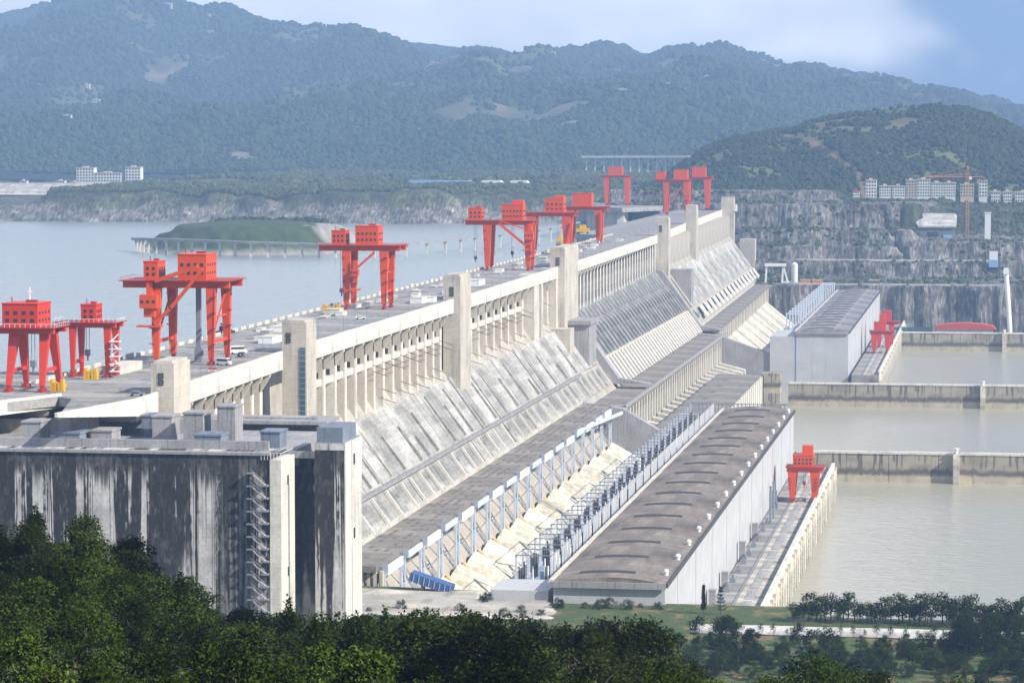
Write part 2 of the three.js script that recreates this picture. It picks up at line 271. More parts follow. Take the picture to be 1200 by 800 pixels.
// wooded hill above the quarry
const hillH = (x, d) => {
  const a = x / d, top = pl(HILL, a), t = clamp((d - 3775) / 475), base = pl([[-480, 100], [-330, 124], [-150, 124], [-60, 118], [80, 116]], x);
  let y = base + (top - base) * (t < 1 ? Math.pow(t, 0.85) : 1) + (ridged(x / 130, d / 200, 251) - 0.6) * 34 * t * (1 - t) * 3;
  if (t >= 1 && d > 4250) y -= (d - 4250) * 0.5;
  return y;
};
const hillSoil = (x, d) => { const a = x / d; const u = (d - 3700) / 520, cx = lerp(-0.041, -0.0655, clamp(u)) + 0.004 * Math.sin(u * 5); return Math.max(sstep(0.0022, 0.0010, Math.abs(a - cx) + (fbm(x / 16, d / 30, 3, 257) - 0.5) * 0.004) * sstep(-0.02, 0.04, u) * sstep(1.02, 0.9, u), soil(x, d, -215, 4190, 40, 30) * 0.8, soil(x, d, -130, 4170, 34, 22) * 0.6); };
const hillCol = (x, d) => {
  const g = fbm(x / 16, d / 24, 4, 253), f = sstep(0.5, 0.66, fbm(x / 90, d / 60, 3, 255)), s = hillSoil(x, d);
  return [0, 1, 2].map((i) => lerp([0.035, 0.055, 0.024][i] * (0.6 + 0.8 * g) + f * [0.07, 0.062, 0.022][i], [0.17, 0.125, 0.075][i] * (0.5 + 1.0 * g), s));
};
setting('hill', fan(-0.135, 0.08, 220, 3590, 4800, 120, hillH, hillCol), M.terrain, 'dark wooded hill with a bare earth track above the quarry terraces');
// quarried right bank: benches cut in grey rock
const BENCH = [[3040, -22], [3092, -16], [3104, 45], [3108, 46.5], [3290, 47], [3304, 61], [3308, 63], [3334, 63.5], [3346, 76], [3349, 77], [3374, 78], [3392, 92], [3396, 94], [3440, 95], [3462, 119], [3466, 121], [3545, 122], [3572, 134], [3590, 135], [3680, 128]];
const BENCHR = [[3040, -22], [3092, -16], [3104, 45], [3108, 46.5], [3290, 47], [3304, 61], [3308, 63], [3334, 64], [3352, 80], [3360, 82], [3430, 84], [3470, 90], [3520, 108], [3560, 116], [3600, 119], [3680, 118]];
const rockSide = (x, d) => sstep(-96, -78, x - (d - 3400) * 0.12 + (fbm(x / 20, d / 20, 3, 267) - 0.5) * 14);
const rockH = (x, d) => {
  const dd = d + (fbm(x / 22, 5, 4, 261) - 0.5) * 26 + (fbm(x / 7, d / 90, 3, 263) - 0.5) * 5, r = rockSide(x, d);
  let l = pl(BENCH, dd), y = lerp(l, pl(BENCHR, dd), r);
  if (l > 123 && r < 1) y = lerp(y, lerp(122, l, sstep(-165, -190, x + (fbm(d / 30, 2, 2, 269) - 0.5) * 20)), 1 - r);
  const gl = Math.abs(x - lerp(-128, -92, clamp((3470 - d) / 150))) ; if (d > 3310 && d < 3480) y -= 6 * sstep(5, 1.5, gl);
  return y + (fbm(x / 9, d / 9, 3, 265) - 0.5) * 2.2;
};
const rockCol = (x, d, y) => {
  const r = rockSide(x, d), veg = Math.max(sstep(0.5, 0.62, fbm(x / 34, d / 24 + y / 60, 4, 271)) * (0.25 + 0.6 * r * sstep(3380, 3440, d)), sstep(3440, 3480, d) * r * 0.9, soil(x, d, -70, 3452, 36, 26), sstep(3560, 3600, d) * sstep(-215, -180, x));
  const g = fbm(x / 5, y / 12 + d / 12, 3, 273), band = 0.85 + 0.5 * (fbm(x / 50, y / 18, 3, 275) - 0.5);
  return [0, 1, 2].map((i) => lerp([0.92, 0.9, 0.9][i] * band * (0.75 + 0.5 * g), [0.20, 0.27, 0.11][i] * (0.6 + 0.8 * g), clamp(veg)));
};
setting('quarry_terrace', fan(-0.125, 0.075, 380, 3060, 3690, 260, rockH, rockCol), M.rock, 'stepped grey rock benches cut into the far bank');
// near hillside: falls from the viewpoint to a flat bank beside the powerhouse
const nearH = (x, d) => {
  const a = x / Math.max(d, 60);
  let y = 191.5 - 0.1805 * d;
  y += 13 * sstep(-0.225, -0.31, a) * sstep(150, 330, d) * sstep(640, 520, d);
  y = Math.max(y, 41);
  if (x < -170 && d > 780) y = lerp(y, Math.max(y, 52), sstep(-196, -215, x) * sstep(960, 900, d));
  const edge = x > -112 ? 1004 : x > -172 ? 1001 : 1030;
  const e2 = pl([[-500, 1150], [-236, 1150], [-234, 1034], [-172, 1024], [-170, 1001], [-112, 1001], [-110, 1006], [-64, 1006], [-50, 985], [300, 985]], x);
  y = lerp(y, -8, sstep(e2, e2 + 46, d));
  return y + (fbm(x / 14, d / 14, 3, 281) - 0.5) * lerp(1.2, 0.25, sstep(800, 860, d)) * sstep(60, 120, d);
};
setting('hillside', fan(-0.62, 0.32, 200, 0.001, 1140, 260, nearH, () => [1, 1, 1], 0.8), M.ground, 'grassy hillside falling to the river bank');
setting('bank_path', fan(-0.238, -0.138, 90, 958, 1022, 30, (x, d) => nearH(x, d) + 0.30 - 0.9 * sstep(-0.148, -0.1385, x / d + 0.006 * (fbm(x / 5, d / 5, 3, 287) - 0.5)) - 0.9 * sstep(972, 959, d + 14 * (fbm(x / 7, d / 7, 3, 289) - 0.5)), () => [1, 1, 1]), M.path, 'pale concrete berm below the dam toe');
setting('bank_road', fan(-0.098, 0.06, 120, 946, 964, 12, (x, d) => nearH(x, d) + 0.22, () => [1, 1, 1]), M.road, 'pale concrete road along the grassy river bank');
setting('river_water', faces([[[-260, 0, -960], [900, 0, -960], [900, 0, -3200], [-260, 0, -3200]]]), M.river, 'muddy green tailwater below the powerhouses');
setting('reservoir_water', faces([[[-2600, 84, -860], [-280, 84, -860], [-280, 84, -4400], [-2600, 84, -4400]]]), M.reservoir, 'calm blue grey reservoir behind the dam');
setting('valley_floor', faces([[[-9000, -24, 400], [9000, -24, 400], [9000, -24, -12700], [-9000, -24, -12700]]]), M.ground, 'low valley ground under everything');
// island
const islH = (x, d) => { const u = (x + 726) / 122, v = (d - 2960) / 130, q = Math.hypot(u, v) + (fbm(x / 30, d / 30, 3, 291) - 0.5) * 0.22; return 80 + 29 * sstep(1.02, 0.62, q) + 5 * sstep(0.8, 0.1, q) + (fbm(x / 9, d / 9, 3, 293) - 0.5) * 2.5; };
const islCol = (x, d, y) => { const g = fbm(x / 6, d / 6, 3, 295), r = Math.max(sstep(93, 88, y + g * 5), sstep(-668, -655, x + (g - 0.5) * 24) * sstep(2900, 2920, d)); return [0, 1, 2].map((i) => lerp([0.045, 0.07, 0.026][i] * (0.5 + 1.0 * g), [0.30, 0.28, 0.25][i] * (0.6 + 0.8 * g), r)); };
setting('island', fan(-0.305, -0.195, 160, 2780, 3150, 90, islH, islCol), M.terrain, 'low grassy island with a rocky foot in the reservoir');
// ---------------------------------------------------------------- the dam
const XD = [[-814, -256], [-863, -247], [-925, -248.5], [-1000, -250.5], [-1116, -251.5], [-1500, -252.5], [-1900, -255], [-2385, -261], [-2755, -273], [-3237, -285]];
const xd = (z) => pl(XD, z);                                        // downstream edge of the crest
const sh = (z) => pl([[-2385, 0], [-3237, -15]], z);                // the far third bends slightly upstream
const onSlope = (y, off = 0, z = 0) => [-195.1 - 0.72 * y + sh(z) + off * 0.81, y + off * 0.58];
const zs = (a, b, n) => Array.from({ length: n + 1 }, (_, i) => a + (b - a) * i / n);
const dam = thing('gravity_dam', 'long pale concrete gravity dam with a buttressed downstream face', 'dam', [-255, 0, -1000]);
{
  const R = rng(11);
  // body under the crest, in lengths so that it follows the bend
  const cuts = [-868, -1180, -1500, -1880, -2385, -2600, -2810, -3020, -3236];
  for (let i = 0; i < cuts.length - 1; i++) {
    const z0 = cuts[i], z1 = cuts[i + 1], s = (sh(z0)), e = sh(z1) - s, sp = i === 3 ? -1.2 : -0.9;
    const p = (y) => { const q = onSlope(y, sp); return [q[0] + s, q[1]]; };
    mesh('body', prism([[-298 + s, -24], [-190 + s, -24], [-190 + s, 8], p(16), p(46), p(92), [-262.5 + s, 112.8], [-298 + s, 112.8]], z0, z1, e), M.wall, dam);
  }
  // crest deck
  const us = [[-3237, -336], [-2700, -332], [-2420, -330], [-2400, -300], [-1960, -297], [-1600, -297], [-1250, -299], [-1000, -299], [-905, -297], [-900, -278], [-878, -276]];
  mesh('crest_deck', slab([...XD.slice(1).map(([z, x]) => [x - 0.6, z]), ...us.slice(0, -1).map(([z, x]) => [x, z]), [-268, -864]], 112.9, 119), M.deck, dam);
  mesh('crest_wing', slab([[-256.4, -815], [-247.4, -862.9], [-267.9, -863.9]], 117.8, 119), M.deck, dam);
  // downstream crest beam between the towers
  mesh('crest_beam', hexa([[-256.9, 118.6, -813], [-256, 118.6, -813], [-247, 114.6, -862.8], [-247.9, 114.6, -862.8], [-256.9, 119.9, -813], [-256, 119.9, -813], [-247, 119.9, -862.8], [-247.9, 119.9, -862.8]]), M.white, dam);
  const beams = [[-863, -886], [-907, -1063], [-1082, -1420], [-1452, -1784], [-1846, -2383], [-2400, -2712], [-2732, -3228]];
  for (const [a, b] of beams) for (const [p, q] of zs(a, b, Math.max(1, Math.round((a - b) / 110))).slice(0, -1).map((z, i, l) => [z, i + 1 < l.length ? l[i + 1] : b]))
    mesh('crest_beam', hexa([[xd(p) - 0.9, 113.2, p], [xd(p), 113.2, p], [xd(q), 113.2, q + 0.12], [xd(q) - 0.9, 113.2, q + 0.12], [xd(p) - 0.9, 119.9, p], [xd(p), 119.9, p], [xd(q), 119.9, q + 0.12], [xd(q) - 0.9, 119.9, q + 0.12]]), M.white, dam);
  // buttresses with corbels under the crest
  const rib = (z, t, mat, bottom = 70) => {
    const x = xd(z) - 3.6;
    const b = mesh('buttress', [box(x - 8, x - 0.5, bottom, 113.1, z - t, z), prism([[x, 106.8], [x + 3.4, 112.2], [x + 3.4, 113.1], [x, 113.1]], z, z - t * 0.7)], mat, dam);
    mesh('painted_sunlit_front', box(x - 0.5, x, bottom, 106.7, z - t, z), M.white, b);  // whiter strip paints sunlight onto the downstream edge of the rib
  };
  const R1 = [-929, -947, -961, -976, -989, -1003, -1015, -1030, -1043], R2 = [-1131, -1149, -1170, -1189, -1209, -1229, -1247, -1267, -1288, -1308, -1326, -1345, -1365, -1385, -1404];
  const R3 = [-1490, -1513, -1537, -1562, -1587, -1612, -1638, -1664, -1740, -1764];
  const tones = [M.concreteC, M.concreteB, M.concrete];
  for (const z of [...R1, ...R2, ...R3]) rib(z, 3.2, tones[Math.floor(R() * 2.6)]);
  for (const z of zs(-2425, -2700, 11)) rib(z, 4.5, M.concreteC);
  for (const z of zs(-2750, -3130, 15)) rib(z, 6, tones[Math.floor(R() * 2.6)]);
  for (const [z, w] of [[-1688, 18], [-1716, 7], [-1778, 7]]) mesh('gate_pier', box(xd(z) - 10, xd(z) - 0.4, 66, 119.4, z - w, z), M.concrete, dam);
  mesh('gate_pier', box(xd(-3150) - 12, xd(-3150) - 1, 50, 113, -3226, -3140), M.concreteB, dam);
  // access ledge and its doors between the buttresses
  for (const L of [R2, R3.slice(0, 8)]) for (let i = 0; i < L.length - 1; i++) {
    const z = L[i], q = L[i + 1], x = xd(z) - 3.6;
    mesh('access_ledge', box(x - 4, x - 0.9, 100.4, 103.0, z - 3.3, q - 0.02), M.white, dam);
    mesh('doorway', [box(x - 3.4, x - 2.2, 103.05, 105.4, q + 0.06, q + 0.30)], M.dark, dam);
  }
  // sloping face: two rows of cast slabs, seams open, some proud
  const rows = [[82.6, 59.2], [57.4, 46.9]];
  const slabAt = (a, b, y1, y0, off, mat, name = 'face_slab') => {
    const P = (y, o, z) => [...onSlope(y, o, z), z];
    mesh(name, hexa([P(y0, off - 0.9, a), P(y0, off, a), P(y0, off, b), P(y0, off - 0.9, b), P(y1, off - 0.9, a), P(y1, off, a), P(y1, off, b), P(y1, off - 0.9, b)]), mat, dam);
  };
  for (const [y1, y0] of rows) for (let z = -880; z > -1840;) { const w = 16 + R() * 16, b = Math.max(z - w, -1842); slabAt(z, b + 0.35, y1, y0, R() * 0.28 + (R() < 0.15 ? 0.4 : 0), M.slope[Math.floor(R() * 4)]); z = b; if (z <= -1841) break; }
  for (const [y1, y0] of [[88, 60], [58, 52]]) for (let z = -2440; z > -3210;) { const w = 24 + R() * 14, b = Math.max(z - w, -3216); slabAt(z, b + 0.6, y1, y0, R() * 0.6, M.slope[Math.floor(R() * 4)]); z = b; if (z <= -3215) break; }
  for (let z = -2470; z > -3200; z -= 47) slabAt(z, z - 24, 58, 49.5, 3.2, M.white, 'penstock_casing');
  // seam ribs running down the slope
  for (let z = -900; z > -1760; z -= 14 + R() * 34) { const a = z, yt = 68 + R() * 14, P = (y, o, q) => [...onSlope(y, o, q), q]; mesh('seam_rib', hexa([P(60, 0.3, a), P(60, 1.5, a), P(60, 1.5, a - 1.3), P(60, 0.3, a - 1.3), P(yt, 0.3, a), P(yt, 1.0, a), P(yt, 1.0, a - 1.3), P(yt, 0.3, a - 1.3)]), M.slope[Math.floor(R() * 4)], dam); }
  for (let z = -940; z > -1830; z -= 17 + R() * 16) { const P = (y, o, q) => [...onSlope(y, o, q), q]; mesh('seam_rib', hexa([P(47, 0.3, z), P(47, 1.5, z), P(47, 1.5, z - 1.3), P(47, 0.3, z - 1.3), P(57, 0.3, z), P(57, 1.5, z), P(57, 1.5, z - 1.3), P(57, 0.3, z - 1.3)]), M.white, dam); }
  { const P = (o, z) => [...onSlope(58.3, o, z), z]; for (const [a, b] of [[-880, -1200], [-1200.3, -1520], [-1520.3, -1750]]) mesh('slope_walkway', [bar(P(0.9, a), P(0.9, b), 2.2, 0.9), ...zs(a, b, 40).map((z) => bar(P(1.4, z), add(P(1.4, z), [0.3, 1.3, 0]), 0.12))], M.grey, dam); }
  // gallery wall at the end of the slope
  mesh('gallery_house', [box(-256, -245, 62, 84, -1786, -1768)], M.concreteB, dam);
  mesh('gallery_house', [box(-251, -238, 52, 86, -1834, -1800), box(-252.5, -236.5, 84.8, 87.2, -1836, -1798)], M.grey, dam);
  // spillway: curved piers above, chute walls below
  const ogee = (t, o) => { const pts = []; for (let i = 0; i <= 9; i++) { const y = lerp(93, 76, i / 9), q = onSlope(y, o); const s = sstep(0, 1, i / 9); pts.push([lerp(-258.6, q[0], s * s), y + (q[1] - y) * s]); } return pts; };
  const zsp = zs(-1872, -2366, 28);
  for (const z of zsp) {
    const dx = xd(z) + 256, top = ogee(0, 1.6).map(([x, y]) => [x + (y > 80 ? dx * (y - 80) / 13 * 0.6 : 0), y]), face = [[-258.6 + dx * 0.6, 113.1], ...top, onSlope(60.4, 1.6), onSlope(60.4, -0.8), [-263, 90], [-264, 113.1]];
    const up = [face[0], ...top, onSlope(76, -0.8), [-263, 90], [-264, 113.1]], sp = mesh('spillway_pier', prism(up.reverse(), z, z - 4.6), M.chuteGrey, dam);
    mesh('chute_pier', prism([onSlope(75.9, 1.6), onSlope(60.4, 1.6), onSlope(60.4, -0.8), onSlope(75.9, -0.8)].reverse(), z - 0.4, z - 3.6), M.chuteGrey, dam);
    { const f = [face[0], ...top].filter((p) => p[1] > 81), q = []; for (let i = 0; i < f.length - 1; i++) { const [a, b] = [f[i], f[i + 1]]; q.push([[a[0] + 0.08, a[1], z], [b[0] + 0.08, b[1], z], [b[0] + 0.08, b[1], z - 4.6], [a[0] + 0.08, a[1], z - 4.6]]); } mesh('painted_sunlit_front', faces(q), M.white, sp); }  // white skin over the grey pier: sunlit front put into the colour
    mesh('corbel', prism([[xd(z) - 3.2, 108], [xd(z) - 0.6, 112.2], [xd(z) - 0.6, 113.1], [xd(z) - 3.2, 113.1]], z, z - 3), M.concrete, dam);
  }
  for (let i = 0; i < zsp.length - 1; i++) { const a = zsp[i] - 4.7, b = zsp[i + 1]; slabAt(a, b, 92, 60.4, 0.5, M.spill, 'chute_slab'); }
  for (const z of zs(-1868, -2368, 33)) slabAt(z, z - 6.4, 59.4, 43.4, 2.4, M.white, 'chute_wall');
  { const P = (o, z) => [...onSlope(59.9, o, z), z]; mesh('slope_walkway', bar(P(1.2, -1856), P(1.2, -2376), 1.8, 0.8), M.concrete, dam); }
  // end walls of the spillway
  mesh('training_wall', prism([[-262, 46], [-262, 92], onSlope(90, 4), onSlope(47, 4), [-206, 46]].reverse(), -1846, -1856), M.grey, dam);
  mesh('training_wall', prism([[-266, 46], [-266, 94], onSlope(90, 4), onSlope(47, 4), [-206, 46]].reverse(), -2374, -2384), M.grey, dam);
  for (const [z, w, xr, yb] of [[-1704, 9, -169, 9], [-2338, 10, -148, 9]]) mesh('training_wall', prism([[-230, -6], [xr, -6], [xr, 21], [xr - 4, 24], [-206, 43.5], [-230, 46.3]], z, z - w), M.grey, dam);
  // spillway deck and the stepped piers under it
  mesh('spillway_deck', prism([[-232, 41], [-206, 41], [-206, 43.2], [-232, 43.2]], -1716, -2372), M.deckB, dam);
  mesh('deck_kerb', box(-206.4, -205.4, 42.8, 44.6, -2372, -1716), M.grey, dam);
  for (const [i, z] of zs(-1726, -2360, 44).entries()) mesh('deck_pier', box(-222, -206.2, -8, 41, z - 5, z), [M.concreteC, M.concrete, M.concreteB][i % 3], dam);
  mesh('gate_wall', box(-226, -212, -8, 41, -2372, -1716), M.concreteB, dam);
  for (const z of zs(-1742, -2310, 20)) mesh('stilling_pier', prism([[-206, -6], [-186, -6], [-186, 20], [-206, 25]], z, z - 9), M.concrete, dam);
  // elevator towers
  const glyph = (t, x, y, z, w) => { for (const k of [0, 1]) { const b = y - k * w * 1.25, s = 0.16 * w; mesh('sign_character', [box(x, x + w, b, b + s, z, z + 0.25), box(x, x + w, b + w * 0.85, b + w * 0.85 + s, z, z + 0.25), box(x, x + s, b, b + w, z, z + 0.25), box(x + w - s, x + w, b + s, b + w, z, z + 0.25), box(x + w * 0.3, x + w * 0.7, b + w * 0.42, b + w * 0.42 + s, z, z + 0.25)], M.dark, t); } };
  const tower = (x0, x1, y0, y1, z0, z1, mat, sign) => {
    const t = mesh('elevator_tower', [box(x0, x1, y0, y1, z1, z0), box(x0 + 0.7, x1 - 0.7, y1, y1 + 0.7, z1 + 0.7, z0 - 0.7)], mat, dam);
    if (sign) glyph(t, x0 + sign[0], y1 - sign[1], z0 + 0.02, sign[2]);
    return t;
  };
  const t1 = tower(-250.2, -243, 92, 128.4, -887, -906, M.concreteC, [2.4, 4.6, 1.6]);
  const t2 = tower(-252, -243, 66, 130, -1066, -1082, M.concreteB, [1.6, 5.4, 1.6]);
  mesh('glass_strip', [box(-245.4, -243.5, 72, 121, -1066, -1065.7)], M.blueGlass, t2); for (const y of zs(72, 120, 24)) mesh('strip_mullion', box(-245.5, -243.4, y, y + 0.3, -1065.95, -1065.55), M.steel, t2);
  tower(-257.6, -249.3, 56, 130.6, -1421, -1451, M.concreteB, [3.2, 7, 1.9]);
  tower(-259.4, -250.6, 56, 130.6, -1785, -1845, M.concreteB, [3.6, 7.4, 2.1]);
  tower(-263, -252.6, 56, 133, -2385, -2399, M.concreteB, [3.2, 8, 2.2]);
  tower(-272, -262.4, 96, 135.4, -2713, -2731, M.concreteB); mesh('tower_base', box(-276, -262.2, 58, 103, -2734, -2711), M.concreteB, dam);
  mesh('tower_base', box(-258, -241, 46, 90, -2470, -2450), M.grey, dam); mesh('tower_base', box(-286, -272.8, 44, 133, -3246, -3230), M.concreteB, dam); mesh('tower_base', box(-272, -255.6, 40, 86.5, -3318, -3300), M.concreteC, dam);
  mesh('tower_balcony', box(-273, -270.4, 118, 125, -3246, -3232), M.white, dam);
  mesh('equipment_house', box(-259.5, -253, 112, 118.6, -884, -879), M.grey, dam);
  // upstream parapet blocks and rail tracks on the crest
  for (const z of zs(-905, -2395, 110)) { const x = pl(us.slice().reverse(), z); mesh('parapet_block', box(x + 0.3, x + 1.1, 119, 120.3 + (hash(z | 0, 1) < 0.2 ? 0.5 : 0), z - 8, z), M.concrete, dam); }
  for (const dx of [0, 20.5]) mesh('crane_rail', zs(-900, -2380, 20).slice(0, -1).map((z, i) => bar([-284 + dx, 119.1, z], [-284 + dx, 119.1, z - 74], 0.5, 0.25)), M.steel, dam);
  for (let z = -900; z > -2380; z -= 46) { const x = xd(z); mesh('lamp_post', [bar([x - 1.4, 119, z], [x - 1.4, 126, z], 0.13), bar([x - 1.4, 126, z], [x - 3.0, 126.3, z], 0.13)], M.steel, dam); }
  // insulator strings and lines slung from the ledge
  for (const [i, z] of [...R2.slice(6), ...R3.slice(0, 9)].entries()) for (const y of [101.5, 99, 90, 86]) if ((i + y) % 2) { const a = [xd(z) - 3.4, y, z + 4]; mesh('insulator_string', [cylinder(a, add(a, [5.4, -2.4, -5]), 0.17, 6)], M.brown, dam); }
}

// ---------------------------------------------------------------- construction trestle along the dam toe
function trestle(label, z0, z1, n, steel) {
  const t = thing('service_trestle', label, 'trestle', [-213, 16, z0]), s0 = sh(z0), s1 = sh(z1);
  mesh('deck', hexa([[-229 + s0, 44.2, z0], [-212.6 + s0, 44.2, z0], [-212.6 + s1, 44.2, z1], [-229 + s1, 44.2, z1], [-229 + s0, 46.4, z0], [-212.6 + s0, 46.4, z0], [-212.6 + s1, 46.4, z1], [-229 + s1, 46.4, z1]]), M.deckB, t);
  mesh('kerb', hexa([[-229.6 + s0, 46.4, z0], [-228.4 + s0, 46.4, z0], [-228.4 + s1, 46.4, z1], [-229.6 + s1, 46.4, z1], [-229.6 + s0, 48, z0], [-228.4 + s0, 48, z0], [-228.4 + s1, 48, z1], [-229.6 + s1, 48, z1]]), M.concrete, t);
  const R = rng(z0 | 0);
  if (steel) for (let z = z0 - 12; z > z1; z -= 9) for (const x of [-225, -221.4, -217.6]) if (R() < 0.62) mesh('hatch', box(x, x + 1.5, 46.42, 46.62, z - 5.2, z), M.hatchIron, t);
  const Z = zs(z0 - 6, z1 + 6, n);
  for (const [i, z] of Z.entries()) {
    const x = -212.4 + sh(z), b = steel ? 9 : 14;
    if (steel) {
      for (const q of [0, -7]) for (const dx of [0, -8]) mesh('post', box(x + dx - 0.45, x + dx + 0.45, b, 44.2, z + q - 0.9, z + q), dx ? M.steelBlue : M.lattice, t);
      for (const [y0, y1] of [[14, 24], [24, 33.4], [33.4, 42]]) mesh('cross_brace', [bar([x, y0, z - 0.4], [x, y1, z - 7.4], 0.4), bar([x, y1, z - 0.4], [x, y0, z - 7.4], 0.4), bar([x - 8, y0, z - 0.4], [x, y1, z - 0.4], 0.4), bar([x - 8, y1, z - 0.4], [x, y0, z - 0.4], 0.4), bar([x, y1, z], [x, y1, z - 7.5], 0.4)], M.steelBlue, t);
      mesh('pier_cap', box(x - 9, x + 1.2, 42.6, 45.6, z - 8.6, z + 0.8), M.steel, t);
      if (i < n) mesh('girder', box(x + 0.3, x + 1.3, 41.2 + (i % 2), 44.4, Z[i + 1] + 1.2, z - 9), i % 2 ? M.lattice : M.paint, t);
    } else mesh('post', box(x - 5, x - 0.4, b, 44.2, z - 6, z), i % 2 ? M.concrete : M.concreteB, t);
  }
  return t;
}
const tl = trestle('long deck on pale blue lattice steel bents below the dam slope', -1040, -1700, 17, true);
mesh('railing', [bar([-212.8, 47.6, -1040], [-212.8, 47.6, -1700], 0.1), ...zs(-1040, -1700, 90).map((z) => bar([-212.8, 46.4, z], [-212.8, 47.6, z], 0.1))], M.steel, tl);
mesh('railing', [bar([-212.6, 44.2, -1560], [-206, 41.6, -1700], 1.2, 1.6)], M.lattice, tl);
for (let i = 0; i < 8; i++) mesh('end_post', box(-228 + i * 2.3, -226.9 + i * 2.3, 36, 44.2, -1046, -1043), M.concreteC, tl);
trestle('long deck on concrete posts along the far powerhouse section', -2392, -3110, 30, false);

// penstock aprons between trestle and powerhouse
{
  const ap = thing('penstock_apron', 'row of cream concrete penstock ramps with rust stains beside the switchyard', 'penstock ramps', [-190, 8, -1100]);
  mesh('base_slope', prism([[-236, -10], [-168, -10], [-168, 4], [-213, 15], [-222, 34], [-236, 36]], -1052, -1700), M.cream[0], ap);
  zs(-1066, -1672, 16).forEach((z, i) => {
    const P = []; const N = 8;
    const ring = (x, y, w, h) => Array.from({ length: N + 1 }, (_, k) => { const a = Math.PI * (1 - k / N); return [x + Math.sin(a) * h * 0.5, y + Math.sin(a) * h, z - 13 - Math.cos(a) * -w]; });
    const A = ring(-214.5, 17, 11, 9.5), C = ring(-181, 2.5, 17, 6.0);
    for (let k = 0; k < N; k++) P.push([A[k + 1], A[k], C[k], C[k + 1]]);
    P.push([...C].reverse());
    mesh('penstock_ramp', faces(P), M.cream[i % 3], ap);
    mesh('stained_gutter', prism([[-214, 14], [-203, 9], [-203, 14.2], [-212.2, 24]], z + 2.8, z - 0.6), M.rust, ap, 'rust stained strip between two ramps');
  });
  const ar = thing('penstock_apron', 'two broad cream concrete penstock ramps in front of the far powerhouse', 'penstock ramps', [-200, 8, -2500]);
  for (const [a, b, i] of [[-2420, -2600, 1], [-2612, -2860, 2], [-2872, -3060, 0]]) for (const z of zs(a, b, 6).slice(0, -1)) { const s = sh(z); mesh('penstock_ramp', prism([[-232 + s, -10], [-184 + s, -10], [-184 + s, 8], [-216 + s, 34], [-232 + s, 38]], z, z + (b - a) / 6 + 1.5), M.cream[(i + (z | 0)) & 1 ? 2 : 1], ar); }
}

// ---------------------------------------------------------------- powerhouses
function powerhouse(label, x0, x1, z0, z1, n, roofMat, vents) {
  const p = thing('powerhouse', label, 'powerhouse', [(x0 + x1) / 2, 0, z0]);
  const arc = (x) => 48 + 1.9 * (1 - Math.pow((x - (x0 + x1) / 2) / ((x1 - x0) / 2), 2));
  mesh('side_wall', zs(z0, z1, Math.round((z0 - z1) / 16)).slice(0, -1).map((z, i, l) => box(x1 - 1, x1 + (0), -10, 47.4, i + 1 < l.length ? l[i + 1] : z1, z)), M.clad, p);
  for (const z of zs(z0 - 40, z1 + 30, Math.round((z0 - z1) / 76))) mesh('down_pipe', box(x1, x1 + 0.25, 16, 46.6, z - 0.3, z), M.clad, p);
  mesh('end_wall', box(x0, x1 - 1, -10, 47.4, z0 - 1, z0), M.clad, p); mesh('end_wall', box(x0, x1 - 1, -10, 47.4, z1, z1 + 1), M.clad, p);
  mesh('rear_wall', box(x0, x0 + 1, -10, 47.4, z1 + 1, z0 - 1), M.clad, p);
  const xs = zs(x0 - 0.4, x1 + 0.3, 10);
  const bays = zs(z0 + 0.6, z1 - 0.6, n);
  for (let i = 0; i < n; i++) {
    const a = bays[i], b = bays[i + 1] + 0.12, top = xs.map((x) => [x, arc(x)]);
    const r = mesh('roof_bay', prism([[x0 - 0.4, 47.0], [x1 + 0.3, 47.0], ...top.reverse()], a, b), roofMat, p);
    const zz = a - (a - b) * 0.34, sl = []; const xa = lerp(x0, x1, 0.2), xb = lerp(x0, x1, 0.7);
    for (let k = 0; k < 8; k++) { const u = lerp(xa, xb, k / 8), v = lerp(xa, xb, (k + 1) / 8); sl.push(hexa([[u, arc(u) - 0.1, zz + 1.4], [v, arc(v) - 0.1, zz + 1.4], [v, arc(v) - 0.1, zz - 1.4], [u, arc(u) - 0.1, zz - 1.4], [u, arc(u) + 0.6, zz + 1.1], [v, arc(v) + 0.6, zz + 1.1], [v, arc(v) + 0.6, zz - 1.1], [u, arc(u) + 0.6, zz - 1.1]])); }
    mesh('skylight', sl, M.roofDark, r);
    if (vents) { const vz = (a + b) / 2; mesh('roof_vent', [cylinder([x1 - 1.6, arc(x1 - 1.6) - 0.2, vz], [x1 - 1.6, 49.5, vz], 0.8, 10), cylinder([x1 - 1.6, 49.5, vz], [x1 - 1.6, 50.3, vz], 1.1, 10, 0.7)], M.paint, r); }
  }
  mesh('eave', box(x1 + 0.3, x1 + 1.0, 46.7, 48.2, z1, z0 + 0.4), M.roofDark, p);
  mesh('gutter', [box(x0 - 1.6, x0 - 0.4, 47.2, 48.6, z1, z0 + 0.4)], M.concrete, p);
  mesh('end_coping', [box(x0 - 0.4, x1 + 0.3, 46.2, 48.3, z0 + 0.6, z0 + 1.5)], M.grey, p);
  return p;
}
const ph1 = powerhouse('long pale powerhouse with brown ribbed roof and white vents nearest the tree covered bank', -144.5, -107, -1003, -1660, 17, M.roof, true);
const ph2 = powerhouse('long grey powerhouse with a dark barred roof at the quarry end of the river', -149, -109.3, -2337, -2981, 17, M.roofB, false);
mesh('annex', [box(-166, -146.2, -10, 38, -1660, -1004), box(-166, -146.4, 38, 44.6, -1030, -1004.02)], M.clad, ph1);
mesh('annex', [box(-169, -150.8, -10, 44, -2420, -2336), box(-166, -150.8, -10, 38, -2976, -2420)], M.clad, ph2);
mesh('annex_slot', box(-150.6, -149.2, -8, 47.5, -2344, -2337.4), M.steelBlue, ph2);

